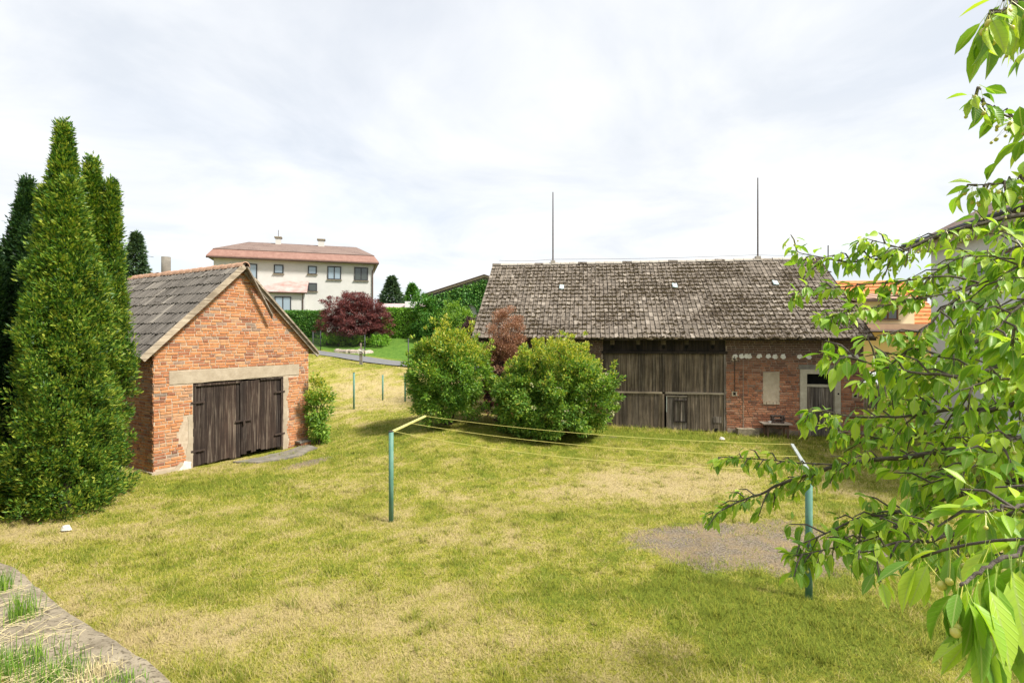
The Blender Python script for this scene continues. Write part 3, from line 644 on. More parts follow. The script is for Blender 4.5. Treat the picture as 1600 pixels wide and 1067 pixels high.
barge(GW / 2 + .05, GW + ov, vf + .10, -.12, .05, .10).build('barge_rafter', M['greywood'], groof)
barge(GW / 2 + .3, GW + ov - .1, vf + .02, -.035, .03, .05).build('tile_batten', M['greywood'], groof)
MB().bar((GW / 2 + .03, vf - .02, APEX - .03), (GW / 2 + .82, vf - .05, APEX - 1.42), .035, .13, (0, 1, 0)).build('loose_barge_board', M['greywood'], groof)
MB().bar((GW / 2 + .12, vf + .02, APEX - .14), (GW / 2 + .86, vf - .02, APEX - 1.50), .03, .06, (0, 1, 0)).build('loose_batten', M['greywood'], groof)
tag(MB().tube([(GW / 2 + .1, 4.4, APEX - .3), (GW / 2 + .1, 4.4, APEX + .62)], .14, 14).build('flue_pipe', M['greyslab'], groof, True), 'grey fibre cement flue pipe')
# concrete apron in front of the doors
V = ragged([(1.9, -.30), (4.35, -.32), (4.2, -.95), (3.2, -1.25), (2.2, -1.0)], .08, 12, .25)
ap = MB(); n_ = len(V); ap.add([(x, y, gz1(*gworld(x, y, 0)[:2]) + .045) for x, y in V] + [(x, y, -.15) for x, y in V], [tuple(range(n_ - 1, -1, -1))] + [(i_, (i_ + 1) % n_, (i_ + 1) % n_ + n_, i_ + n_) for i_ in range(n_)])
apo = ap.build('concrete_apron', M['greyslab']); apo.location = (G0[0], G0[1], 0); apo.rotation_euler = (0, 0, GA)
tag(apo, 'flat broken grey concrete slab on the grass before the garage doors', 'slab')

# ------------------------------------------------------------------ barn
B0 = np.array([-1.5, 19.5]); BA = -R(8.54); BL = 13.8; BD = 8.5; EZ = 3.46; RZ = 6.68; RY = 4.24; WY = .42
barn = empty('old_barn', (B0[0], B0[1], 0), BA, 'long old brick barn with wooden gate and mossy grey tiled roof', 'barn')
cb, sb = math.cos(BA), math.sin(BA)
BW0 = B0 + np.array([-sb, cb]) * WY
def bu(px, py): return plane_uz(px, py, BW0, BA)
def bx(px): return bu(px, 600)[0]
def bz(px, py): return bu(px, py)[1]
XL = .38; XR = bx(1349); gL = bx(942); gR = bx(1134); dL = bx(1250); dR = bx(1313)
WTOP = EZ + WY * (RZ - EZ) / RY - .12
GT = bz(1040, 551)
dIL = bx(1260.5); dIR = bx(1304); dTop = bz(1280, 577)
fw = MB().prism([(gR, -.4), (dL, -.4), (dL, dTop), (dR, dTop), (dR, -.4), (XR, -.4), (XR, WTOP), (gR, WTOP)], WY, WY + .42).build('front_wall', M['darkmortar'], barn)
fw2 = MB().box(XL, gL, WY, WY + .42, -.4, WTOP).build('front_wall', M['darkmortar'], barn)
for x0, x1 in ((XL, XL + .4), (XR - .4, XR)):
    MB().prism([(WY + .42, -.4), (BD - .45, -.4), (BD - .45, WTOP), (RY, RZ - .15), (WY + .42, WTOP)], x0, x1).build('end_wall', M['darkmortar'], barn)
for o_ in [o for o in barn.children if o.name.startswith('end_wall')]:          # the prism is laid out in y,z: swap to the barn's axes
    me = o_.data; co = np.empty(len(me.vertices) * 3, np.float32); me.vertices.foreach_get('co', co); co = co.reshape(-1, 3)[:, [1, 0, 2]].copy(); me.vertices.foreach_set('co', co.ravel()); me.flip_normals(); me.update()
MB().box(XL + .4, XR - .4, BD - .45, BD - .05, -.4, WTOP - .02).build('rear_wall', M['darkmortar'], barn)
wuL, wuR = bx(1192), bx(1218); wz0, wz1 = bz(1205, 627), bz(1205, 582)
def blk_barn(z):
    b = []
    if z < dTop + .13: b.append((dL - .02, dR + .02))
    if wz0 < z < wz1: b.append((wuL, wuR))
    return b
VB = [brick_mesh(l, s * 5 + int(l * 999)) for l in LEN for s in range(4)]
def barn_bricks(u0, u1, par, blk, n, sd):
    it = [(k, Matrix.Translation((u, WY - .010 + rng.uniform(-.007, .004), z)) @ Matrix.Rotation(rng.uniform(-.01, .01), 4, 'Y') @ Matrix.Diagonal((s, 1, 1, 1))) for (k, u, z, s) in lay(u0, u1, -.05, WTOP - .03, blk, seed=sd, pattern=.5)]
    scatter('brick', 'brickwork', VB, it, n, M['redbrick'], par)
barn_bricks(gR + .01, XR, fw, blk_barn, 0, 11); barn_bricks(XL, gL - .01, fw2, lambda z: [], 0, 12)
# corner returns of the right end
it = [(k, frame((0, 1, 0), (-1, 0, 0), (0, 0, 1), (XR + .01, v + WY, z)) @ Matrix.Diagonal((s, 1, 1, 1))) for (k, v, z, s) in lay(0, 7.5, -.05, WTOP - .05, lambda z: [], seed=15, pattern=.5)]
scatter('brick', 'end_brickwork', VB, it, 0, M['redbrick'], barn)
# blocked window with its sill, lime blots, conduit, boxes
bw = MB().prism(ragged([(wuL, wz0), (wuR, wz0), (wuR, wz1 + .03), (wuL, wz1)], .012, 21, .1), WY - .004, WY + .1).build('blocked_window', M['plaster'], barn)
tag(bw, 'window opening filled with pale plaster')
sill = MB()
ws = [wuL + (wuR - wuL) * k / 5 for k in range(6)]
for k in range(5): MB().box(ws[k] + .006, ws[k + 1] - .006, WY - .03 - .006 * (k % 2), WY + .02, wz0 - .10, wz0 - .01).build('sill_brick', M['plaster'], bw)
zl = bz(1200, 557)
for k, px in enumerate((1148, 1158, 1166, 1170, 1186, 1200, 1210, 1223, 1249, 1263, 1327, 1337)):
    u = bx(px); V = ragged([(u - .09, zl - .03), (u, zl - .09), (u + .10, zl - .02), (u + .05, zl + .09), (u - .06, zl + .07)], .03, 40 + k, .06)
    MB().prism(V, WY - .026 - .001 * k, WY - .004).build('lime_patch', M['white'], barn)
u = bx(1147.5); MB().tube([(u, WY - .03, bz(1147, 612)), (u, WY - .03, zl)], .012, 6).build('conduit', M['iron'], barn)
for px, py in ((1147.5, 560), (1147.5, 615), (1336, 618)):
    u, z = bu(px, py); jb = MB().prism(ragged([(u - .10, z - .08), (u + .10, z - .08), (u + .1, z + .08), (u - .1, z + .08)], .025, int(px), .06), WY - .020, WY - .004).build('vent_plaster', M['plaster'], barn)
    MB().box(u - .045, u + .045, WY - .024, WY - .0205, z - .045, z + .045).build('vent_hole', M['black'], jb)
u = bx(1161); MB().box(u - .012, u + .012, WY - .022, WY - .012, .2, zl - .1).build('wall_seam', M['darkmortar'], barn)
u = bx(1287); zb = bz(1287, 551)
for k in range(3): MB().box(u - .09 + k * .07, u - .03 + k * .07, WY - .06, WY - .02, zb, WTOP - .02).build('eave_bracket', M['greywood'], barn)
MB().prism(ragged([(gR + .05, -.1), (dL - .03, -.1), (dL - .05, .22), (bx(1200), .30), (bx(1160), .22), (gR + .05, .25)], .03, 61, .15), WY - .019, WY - .002).build('plaster_base', M['darkmortar'], barn)
# door with stone surround
MB().box(dL, dIL, WY - .03, WY + .3, -.2, bz(1255, 655)).build('door_jamb', M['stone'], barn)
MB().box(dL, dIL, WY - .028, WY + .3, bz(1255, 655) + .04, dTop - .16).build('door_jamb', M['stone'], barn)
MB().box(dL + .004, dIL - .004, WY - .034, WY + .2, bz(1255, 655), bz(1255, 655) + .04).build('jamb_clamp', M['iron'], barn)
MB().box(dIR, dR, WY - .03, WY + .3, -.2, dTop - .16).build('door_jamb', M['stone'], barn)
MB().box(dL, dR, WY - .034, WY + .3, dTop - .16, dTop).build('door_head', M['stone'], barn)
MB().prism(ragged([(dL - .05, dTop + .004), (dR + .02, dTop + .004), (dR + .03, dTop + .14), (dL - .05, dTop + .16)], .01, 71, .3), WY - .018, WY + .1).build('door_lintel', M['greyslab'], barn)
MB().box(dR - .10, dR - .05, WY - .036, WY - .03, bz(1306, 615) - .03, bz(1306, 615) + .03).build('bolt_hole', M['black'], barn)
ztr = bz(1280, 603)
MB().box(dIL, dIR, WY + .05, WY + .12, ztr - .04, ztr + .05).build('transom_bar', M['stone'], barn)
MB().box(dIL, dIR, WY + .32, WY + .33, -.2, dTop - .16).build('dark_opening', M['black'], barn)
bd = plank_door('door', dIL + .01, dIR - .01, .0, ztr - .045, 7, M['greywoodz'], 17, WY + .08, .008, .03, barn)
# gate
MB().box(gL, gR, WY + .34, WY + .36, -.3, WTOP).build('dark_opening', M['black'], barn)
def board_row(name, u0, u1, z0, z1, n, mat, y, seed, parent, th=.028, skip=None, jit=.03):
    r = np.random.default_rng(seed); w = r.uniform(.7, 1.3, n); w = w / w.sum() * (u1 - u0); u = u0
    for k in range(n):
        if not (skip and skip(u + w[k] / 2)):
            o_ = r.uniform(-.007, .007); zl_ = z0 + r.uniform(0, jit); t_ = r.uniform(-.004, .004)
            MB().add([(u + .003, y + o_, zl_), (u + w[k] - .004, y + o_, zl_ + r.uniform(-.01, .01)), (u + w[k] - .004, y + th + o_, zl_), (u + .003, y + th + o_, zl_),
                      (u + .003 + t_, y + o_, z1), (u + w[k] - .004 + t_, y + o_, z1), (u + w[k] - .004 + t_, y + th + o_, z1), (u + .003 + t_, y + th + o_, z1)],
                     [(0, 3, 2, 1), (4, 5, 6, 7), (0, 1, 5, 4), (1, 2, 6, 5), (2, 3, 7, 6), (3, 0, 4, 7)]).build(name, mat, parent)
        u += w[k]
gm = bx(1037); zr = bz(1040, 614); zg0 = .17
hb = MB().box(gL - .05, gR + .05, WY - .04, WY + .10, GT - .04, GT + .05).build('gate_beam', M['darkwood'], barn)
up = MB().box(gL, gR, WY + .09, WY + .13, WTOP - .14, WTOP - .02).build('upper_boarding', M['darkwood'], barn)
board_row('board', gL, gR, GT + .055, WTOP - .03, 26, M['darkwood'], WY + .05, 31, up, jit=0)  # shade under the eave put into the darker wood colour of these boards
for px in (957, 997, 1037, 1073, 1114):
    u, z = bu(px, 542); V = [(u + .055 * math.cos(t_ * math.pi / 5), WY + .040, z + .075 * math.sin(t_ * math.pi / 5)) for t_ in range(10)]
    V += [(x, WY + .046, z_) for x, _, z_ in V]
    mesh_np('owl_hole', V, [tuple(range(9, -1, -1))] + [(q_, (q_ + 1) % 10, (q_ + 1) % 10 + 10, q_ + 10) for q_ in range(10)], M['black'], up)
    MB().box(u - .075, u + .075, WY + .036, WY + .039, z + .08, z + .30).build('hole_cover', M['barnwood'], up)
gl1 = MB().box(gL + .02, gm - .02, WY + .10, WY + .14, zr - .1, zr - .0).build('gate_leaf', M['barnwood'], barn)
gl2 = MB().box(gm + .02, gR - .02, WY + .10, WY + .14, zr - .1, zr - .0).build('gate_leaf', M['barnwood'], barn)
wx0, wx1 = bx(1040.5), bx(1074); wzt = bz(1056, 618)
board_row('board', gL, gm - .04, zr + .01, GT - .045, 17, M['barnwood'], WY + .06, 32, gl1, jit=.0)
board_row('board', gm + .04, gR - .06, zr + .01, GT - .045, 17, M['barnwood'], WY + .06, 33, gl2, jit=.0)
board_row('board', gL, gm - .04, zg0 - .02, zr + .03, 16, M['barnwood'], WY + .04, 34, gl1)
board_row('board', wx1 + .01, gR - .06, zg0 - .06, zr + .03, 9, M['barnwood'], WY + .04, 35, gl2)
for a_, b_, pr in ((gL + .03, gm - .05, gl1), (gm + .06, gR - .05, gl2)): MB().box(a_, b_, WY + .005, WY + .038, zr - .03, zr + .04).build('rail', M['greywood'], pr)
MB().box(gm - .04, gm + .03, WY + .0, WY + .07, zr + .03, GT - .045).build('meeting_post', M['barnwood'], gl1)
MB().box(gm - .05, gm + .02, WY + .0, WY + .04, zg0 - .03, zr - .035).build('meeting_post', M['barnwood'], gl1)
MB().box(gR - .06, gR - .005, WY + .0, WY + .09, zg0 - .12, GT - .045).build('gate_post', M['greywoodz'], barn)
wk = MB().box(wx0 + .02, wx1 - .02, WY + .075, WY + .10, wzt - .5, wzt - .4).build('wicket_door', M['barnwood'], gl2)
board_row('wicket_board', wx0 + .02, wx1 - .01, zg0 - .04, wzt - .04, 5, M['greywoodz'], WY + .045, 36, gl2)
MB().box(wx0, wx1, WY + .02, WY + .044, wzt - .045, wzt).build('wicket_head', M['greywood'], gl2)
MB().box(wx0 + .015, wx0 + .04, WY + .012, WY + .044, wzt - .6, wzt - .05).build('wicket_strip', M['galv'], gl2)
u0_, u1_ = bx(1053), bx(1073); z0_, z1_ = bz(1060, 660), bz(1060, 625)
for a_, b_, c2, d2 in ((u0_, u0_ + .05, z0_, z1_), (u1_ - .05, u1_, z0_, z1_), (u0_ + .05, u1_ - .05, z0_, z0_ + .05), (u0_ + .05, u1_ - .05, z1_ - .05, z1_), ((u0_ + u1_) / 2 - .02, (u0_ + u1_) / 2 + .02, z0_ + .05, z1_ - .05)):
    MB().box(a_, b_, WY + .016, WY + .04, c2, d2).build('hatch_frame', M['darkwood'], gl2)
u, z = bu(1120, 672); MB().box(u - .05, u + .05, WY + .02, WY + .03, z - .06, z + .06).build('cat_hole', M['black'], gl2)
u, z = bu(1122, 660); MB().box(u - .16, u + .12, WY + .025, WY + .032, z - .02, z + .2).build('patch_board', M['greywoodz'], gl2)
# barn roof
bsl = math.atan2(RZ - EZ, RY); SLB = math.hypot(RY, RZ - EZ)
dk = MB(); dk.prism([(0, EZ - .05), (RY, RZ - .05), (2 * RY, EZ - .05), (2 * RY, EZ - .11), (RY, RZ - .13), (0, EZ - .11)], 0.03, BL - .03)
broof = dk.build('roof', M['darkwood'], barn)
me = broof.data; co = np.empty(len(me.vertices) * 3, np.float32); me.vertices.foreach_get('co', co); co = co.reshape(-1, 3)[:, [1, 0, 2]].copy(); me.vertices.foreach_set('co', co.ravel()); me.flip_normals(); me.update()
ax, ay, az = Vector((1, 0, 0)), Vector((0, math.cos(bsl), math.sin(bsl))), Vector((0, -math.sin(bsl), math.cos(bsl)))
Mb = Matrix.Translation((B0[0], B0[1], 0)) @ Matrix.Rotation(BA, 4, 'Z')
def near(p): return -(Mb @ p - Vector((0, 0, EYE))).length
tiles(broof, Vector((0, -.02, EZ - .05)), ax, ay, az, BL, SLB, .163, .262, 'tile', 'tiles_beyond', 300, M['btile'], 8, near, .011)
ay2, az2 = Vector((0, -math.cos(bsl), math.sin(bsl))), Vector((0, math.sin(bsl), math.cos(bsl)))
tiles(broof, Vector((BL, 2 * RY + .02, EZ - .05)), Vector((-1, 0, 0)), ay2, az2, BL, SLB, .163, .262, 'tile', 'rear_tiles', 0, M['btile'], 9)
for k in range(36):
    x0 = k * .383; V = []; h0 = RZ - .01 + rng.uniform(-.012, .012)
    for xx, rr in ((x0, .12), (x0 + .40, .105)):
        for q_ in range(7):
            t_ = math.pi * q_ / 6; V.append((xx, RY + rr * math.cos(t_), h0 - .02 + rr * math.sin(t_)))
    mesh_np('ridge_tile', V, [(q_, q_ + 1, q_ + 8, q_ + 7) for q_ in range(6)] + [tuple(range(6, -1, -1)), tuple(range(7, 14))], M['ridgepale'] if k % 5 else M['btile'], broof, False)
# moss cushions lodged between the tiles
mv = []; mf = []; n_ = 0
rows = int(round(SLB / .262)); ex = SLB / rows
for k in range(9500):
    x = rng.uniform(.05, BL - .05); i_ = rng.integers(0, rows); w_ = fbm(x * .6, i_ * .22, 51, 3)
    if rng.random() > (w_ - .25) * 1.7: continue
    s = i_ * ex + rng.normal(0, .03) - .02
    p = Vector((0, -.02, EZ - .05)) + ax * x + ay * s + az * .055
    rr = rng.uniform(.025, .065); hh = rng.uniform(.02, .045)
    for q_ in range(5):
        t_ = 2 * math.pi * q_ / 5; mv.append(p + ax * (rr * 1.4 * math.cos(t_)) + ay * (rr * .7 * math.sin(t_)))
    mv.append(p + az * hh); mf += [(n_ + q_, n_ + (q_ + 1) % 5, n_ + 5) for q_ in range(5)]; n_ += 6
mesh_np('moss', mv, mf, M['moss'], broof)['kind'] = 'stuff'
for px, py in ((873, 452), (1051, 450), (1209, 447)):
    # find the roof point behind this pixel
    best = min(((abs((Mb @ (Vector((0, 0, EZ)) + ax * x + ay * s)).x / (Mb @ (Vector((0, 0, EZ)) + ax * x + ay * s)).y * FOC + 800 - px) + abs(525 - ((Mb @ (Vector((0, 0, EZ)) + ax * x + ay * s)).z - EYE) / (Mb @ (Vector((0, 0, EZ)) + ax * x + ay * s)).y * FOC - py), x, s) for x in np.arange(0, BL, .1) for s in np.arange(2, SLB, .1)))
    p = Vector((0, 0, EZ - .05)) + ax * best[1] + ay * best[2] + az * .10; V, F = tile_mesh(.20, .30, 3)
    go = mesh_np('glass_tile', V, F, M['glasstile'], broof); go.matrix_basis = frame(ax, ay, az, p) @ Matrix.Rotation(-R(3), 4, 'X')
def ridge_u(px):
    o = B0 + np.array([-sb, cb]) * RY; return plane_uz(px, 400, o, BA)[0]
for px, h in ((864, 3.2), (1184, 3.45)):
    u = ridge_u(px); rd = MB().tube([(u, RY, RZ - .1), (u, RY, RZ + h * .55), (u, RY, RZ + h)], [.034, .03, .022], 7).build('lightning_rod', M['rod'], broof)
    MB().box(u - .1, u + .1, RY - .1, RY + .1, RZ + .02, RZ + .16).build('rod_flashing', M['ridgepale'], rd)
u = ridge_u(1296) - .05; MB().tube([(u, RY, RZ - .1), (u, RY, RZ + .55)], .022, 6).build('lightning_rod', M['rod'], broof)
w0 = ridge_u(864); w1 = ridge_u(1184)
for a_, b_ in ((.3, w0), (w0, w1), (w1, BL - .4)):
    MB().tube([(a_ + (b_ - a_) * t_ / 10, RY, RZ + .22 - .05 * math.sin(math.pi * t_ / 10)) for t_ in range(11)], .007, 4).build('ridge_wire', M['rod'], broof)

# things standing at the barn
def bworld(u, y, z): p = Mb @ Vector((u, y, z)); return np.array(p)
tu = bx(1208); tb = bworld(tu, WY - .33, 0); tg = gz1(tb[0], tb[1])
tab = empty('work_table', (tb[0], tb[1], tg), BA, 'small weathered wooden table against the red brick barn wall', 'table')
th = bz(1205, 657) * .96 - tg
MB().box(-.50, .44, -.27, .27, th - .035, th).build('table_top', M['tabletop'], tab)
MB().box(-.38, .32, -.20, .20, th - .14, th - .04).build('apron', M['tablewood'], tab)
for sx in (-.36, .28):
    for sy in (-.2, .16): MB().box(sx, sx + .055, sy, sy + .055, -.05, th - .04).build('leg', M['tablewood'], tab)
mc = empty('old_machine', (*bworld(tu + .02, WY - .33, 0)[:2], tg + th + .002), BA, 'small dark rusty cast iron machine standing on the wooden table', 'machine')
MB().box(-.20, .20, -.12, .12, 0, .05).build('base_plate', M['iron'], mc)
MB().box(-.19, -.12, -.07, .07, .05, .24).build('side_frame', M['iron'], mc)
MB().box(.12, .19, -.07, .07, .05, .24).build('side_frame', M['iron'], mc)
MB().tube([(-.22, 0, .235), (.24, 0, .235)], .035, 8).build('roller', M['iron'], mc)
MB().tube([(-.16, -.05, .12), (.16, -.05, .12)], .03, 8).build('roller', M['iron'], mc)
MB().tube([(.21, 0, .15), (.235, 0, .15)], .085, 14).build('hand_wheel', M['iron'], mc)
pc = tb + np.array([-.28, -.05, 0]); cup = MB().tube([(0, 0, 0), (0, 0, .06)], [.045, .055], 10).build('white_pot', M['white']); cup.location = (*bworld(tu - .22, WY - .36, 0)[:2], tg + th + .002)
tag(cup, 'small white pot at the end of the wooden table', 'pot')
u = bx(1165); p = bworld(u, WY - .2, 0); st = MB().prism(ragged([(-.36, -.1), (.36, -.1), (.34, .26), (-.35, .27)], .012, 81, .12), -.16, .16).build('stone_block', M['concrete']); st.location = (p[0], p[1], gz1(p[0], p[1]) - .03); st.rotation_euler = (0, 0, BA)
tag(st, 'grey concrete block lying at the foot of the barn wall', 'block')
def litter(px, py, Y, s, label, sd):
    p = P3(px, py, Y); r = np.random.default_rng(sd); V = []
    z = gz1(p[0], p[1])
    for k in range(9):
        t_ = 2 * math.pi * k / 9; V.append((s * math.cos(t_) * r.uniform(.6, 1.1), s * .6 * math.sin(t_) * r.uniform(.6, 1.1), .01))
    V2 = [(x * .6 + r.normal(0, .1) * s, y * .6, .01 + s * r.uniform(.35, .75)) for x, y, _ in V]
    o = mesh_np('plastic_scrap', V + V2 + [(0, 0, s * .6)], [(k, (k + 1) % 9, (k + 1) % 9 + 9, k + 9) for k in range(9)] + [(k + 9, (k + 1) % 9 + 9, 18) for k in range(9)], M['white'])
    o.location = (p[0], p[1], z + .02); tag(o, label, 'litter')
litter(104, 828, 9.45, .11, 'white scrap lying in dry grass near the tall thuja', 1)
litter(1128, 684, 17.4, .11, 'white scrap in the grass below the barn gate post', 2)

# ------------------------------------------------------------------ clothes line
def gpost(name, x, y, h, r_, label, cat='post', group=None, mat='greenpaint', cap=True):
    z = gz1(x, y); e = empty(name, (x, y, z), 0, label, cat, group)
    MB().tube([(0, 0, -.1), (0, 0, h)], r_, 10).build('pole', M[mat], e, True)
    if cap: MB().tube([(0, 0, h), (0, 0, h + .012)], r_ * 1.12, 10).build('cap', M['iron'], e)
    return e
p1 = (-2.28, 9.9); p2 = (3.96, 7.0)
z1p = gz1(*p1); z2p = gz1(*p2); HP = 1.70
e1 = gpost('clothes_post', *p1, HP - z1p, .045, 'green metal clothes line post standing free in the lawn', 'post', 'clothes line posts')
e2 = gpost('clothes_post', *p2, HP - z2p, .045, 'green metal clothes line post behind the cherry leaves', 'post', 'clothes line posts')
a1 = np.array([-1.94, 11.75, 1.71]); a2 = np.array([4.60, 8.62, 1.72])
MB().bar((0, 0, HP - z1p - .01), (a1[0] - p1[0], a1[1] - p1[1], a1[2] - z1p), .045, .03).build('arm', M['yellowpaint'], e1)
MB().bar((0, 0, HP - z2p - .01), (a2[0] - p2[0], a2[1] - p2[1], a2[2] - z2p), .042, .03).build('arm', M['galv'], e2)
lines = ['yellow washing line farthest from the camera, at the arm ends', 'yellow washing line in the middle of the three', 'yellow washing line nearest the camera, from post to post']
for k, f in enumerate((1.0, .5, .03)):
    q1 = np.array([p1[0], p1[1], HP]) * (1 - f) + a1 * f; q2 = np.array([p2[0], p2[1], HP]) * (1 - f) + a2 * f
    sag = .10 + .03 * k
    ln = MB().tube([tuple(q1 + (q2 - q1) * t_ / 24 - np.array([0, 0, sag * 4 * (t_ / 24) * (1 - t_ / 24)])) for t_ in range(25)], .0042, 5).build('washing_line', M['rope'])
    tag(ln, lines[k], 'washing line', 'washing lines')
for k, (px, pb, Yd, h, lb) in enumerate(((553, 635, 22.2, 1.55, 'tall green metal stake nearest the garage on the grassy bank'), (598, 620, 25.2, 1.22, 'green metal stake in the middle of the three on the bank'), (633, 625, 24.2, 1.27, 'green metal stake beside the round shrub on the bank'))):
    p = P3(px, pb, Yd); gpost('green_stake', p[0], p[1], h, .04, lb, 'stake', 'green stakes on the bank', cap=k == 0)

# ------------------------------------------------------------------ foliage tools
def unit(A): return A / np.maximum(np.linalg.norm(A, axis=1, keepdims=True), 1e-9)
def leaves(Pn, A, Nn, L, W):
    """one folded four-cornered leaf per row"""
    A = unit(A); B = unit(np.cross(A, Nn)); Nn = np.cross(B, A); n = len(Pn)
    L = np.broadcast_to(L, (n,))[:, None]; W = np.broadcast_to(W, (n,))[:, None]
    mid = Pn + A * L * .45
    V = np.empty((n, 4, 3)); V[:, 0] = Pn; V[:, 1] = mid + B * W * .5 + Nn * W * .12; V[:, 2] = Pn + A * L; V[:, 3] = mid - B * W * .5 + Nn * W * .12
    return V.reshape(-1, 3), np.arange(n * 4).reshape(n, 4)
def sphere_dirs(n, r): return unit(r.normal(size=(n, 3)))
def clumps(r, C, rad, per, L, W, center, up=.3, out=1.0, flat=.75):
    """leaves gathered round clump centres C"""
    n = len(C) * per; ci = np.repeat(np.arange(len(C)), per); rr = np.broadcast_to(rad, (len(C),))[ci][:, None]
    d = sphere_dirs(n, r); Pn = C[ci] + d * rr * r.random((n, 1)) ** .45 * np.array([1, 1, flat])
    o = unit(Pn - center); A = d * .5 + o * out * .6 + r.normal(size=(n, 3)) * .45 + np.array([0, 0, up - .25]); Nn = o * .7 + np.array([0, 0, .7]) + r.normal(size=(n, 3)) * .45
    return leaves(Pn, A, Nn, L * r.uniform(.7, 1.25, n), W * r.uniform(.75, 1.2, n))
def shell(r, n, c, rad, inner=.8, seed=0, lump=.25, zmin=-1):
    d = sphere_dirs(n * 2, r); d = d[d[:, 2] > zmin][:n]
    k = inner + (1 - inner) * r.random(len(d)); k = k * (1 - lump + lump * 2 * fbm(d[:, 0] * 2.3 + d[:, 2] * 1.1 + 5, d[:, 1] * 2.3 + d[:, 2] * 1.7 + 9, seed, 3))
    return np.array(c) + d * np.array(rad) * k[:, None]
def stems(par, pts, mat, name='stem'):
    for p in pts: MB().tube(p[0], p[1], 6).build(name, mat, par)

def shrub(name, label, cat, base, c, rad, n_cl, per, L, W, mat, seed, cr=.24, young=None, flowers=0, lump=.3, zmin=-.75, group=None):
    r = np.random.default_rng(seed); base = np.array(base, float); c = np.array(c) - base
    e = empty(name, tuple(base), 0, label, cat, group)
    C = np.concatenate([shell(r, n_cl, c, rad, .82, seed, lump, zmin), shell(r, n_cl // 2, c, np.array(rad) * .72, .5, seed + 1, lump, zmin)])
    C = C[C[:, 2] > .08]
    ns = n_cl // 3; S0 = shell(r, ns, c, np.array(rad) * 1.02, .95, seed, lump, -.3); sd_ = unit(S0 - c) * .7 + np.array([0, 0, .45]) + r.normal(size=(ns, 3)) * .3
    Csh = np.concatenate([S0 + sd_ * (f * r.uniform(.12, .42, (ns, 1)) * min(1, rad[0])) for f in (.35, .7, 1.0)])
    nb = len(C); C = np.concatenate([C, Csh]); cr = np.concatenate([np.full(nb, cr), np.full(len(Csh), cr * .38)])
    V, F = clumps(r, C[:nb], cr[:nb], per, L, W, c); Vs_, Fs_ = clumps(r, Csh, cr[nb:], max(10, per // 5), L, W, c, .6); V = np.concatenate([V, Vs_]); F = np.arange(len(V)).reshape(-1, 4); V[:, 2] = np.maximum(V[:, 2], .01)
    if young:
        top = C[(C[:, 2] > c[2] + rad[2] * .35)]; fi = (V.reshape(-1, 4, 3)[:, 0, 2] + r.normal(0, .28 * rad[2], len(F)) > c[2] + rad[2] * (.62 + .7 * (fbm(V.reshape(-1, 4, 3)[:, 0, 0] * 1.5, V.reshape(-1, 4, 3)[:, 0, 1] * 1.5, 3, 2) - .5))) & (r.random(len(F)) < .75)
        VV = V.reshape(-1, 4, 3); V2 = VV[fi].reshape(-1, 3); V = VV[~fi].reshape(-1, 3)
        mesh_np('young_foliage', V2, np.arange(len(V2)).reshape(-1, 4), M[young], e); F = np.arange(len(V)).reshape(-1, 4)
    mesh_np('foliage', V, F, M[mat], e)
    if flowers:
        Cf = shell(r, flowers, c, np.array(rad) * 1.04, .95, seed, lump, -.5)
        Vf, Ff = clumps(r, Cf, .07, 14, .05, .05, c, .8); mesh_np('blossom', Vf, Ff, M['blossom'], e)
    for k in range(5):
        t_ = 2 * math.pi * k / 5; q = c + np.array([math.cos(t_) * rad[0] * .55, math.sin(t_) * rad[1] * .55, rad[2] * .2])
        MB().tube([(.08 * math.cos(t_), .08 * math.sin(t_), -.1), tuple(q * .5 + np.array([0, 0, .1])), tuple(q)], [.035, .025, .012], 6).build('stem', M['bark'], e)
    return e

# shrubs by the barn
b = (-2.15, 17.7, gz1(-2.15, 17.7)); shrub('round_shrub', 'large round green shrub with yellowish top at the barn corner', 'shrub', b, (-2.15, 17.7, 2.05), (1.22, 1.1, 1.62), 190, 130, .10, .045, 'shrub', 101, .26, 'young', 0, .38)
b = (1.33, 17.0, gz1(1.33, 17.0)); shrub('flowering_shrub', 'broad shrub with creamy blossom standing before the barn gate', 'shrub', b, (1.33, 17.0, 1.62), (1.78, 1.35, 1.62), 300, 130, .10, .05, 'viburnum', 102, .27, 'young', 70, .32)
r = np.random.default_rng(103); bx0, by0 = -.28, 18.55; bz0 = gz1(bx0, by0)
cs = empty('copper_shrub', (bx0, by0, bz0), 0, 'narrow copper brown shrub between the two green shrubs', 'shrub')
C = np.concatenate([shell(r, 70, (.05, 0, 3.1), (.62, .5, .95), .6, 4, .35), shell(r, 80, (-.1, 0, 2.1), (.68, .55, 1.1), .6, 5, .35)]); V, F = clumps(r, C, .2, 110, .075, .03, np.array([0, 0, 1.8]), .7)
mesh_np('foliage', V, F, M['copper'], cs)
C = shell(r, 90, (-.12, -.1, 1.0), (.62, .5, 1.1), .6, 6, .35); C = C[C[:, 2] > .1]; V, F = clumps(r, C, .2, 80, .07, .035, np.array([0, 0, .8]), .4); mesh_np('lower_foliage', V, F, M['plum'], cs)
for k in range(4): MB().tube([(.05 * k - .1, 0, -.1), (.1 * k - .15, .05, 1.6), (.16 * k - .2, 0, 3.4)], [.03, .02, .008], 6).build('stem', M['bark'], cs)
p = P3(494, 690, 17.2); gy_ = gz1(-6.25, 17.05)
shrub('corner_shrub', 'small yellow green leafy shrub at the garage corner', 'shrub', (-6.25, 17.05, gy_), (-6.3, 16.95, gy_ + 1.05), (.34, .34, .98), 50, 46, .10, .05, 'bush', 104, .19, 'young', 0, .5, -.95)

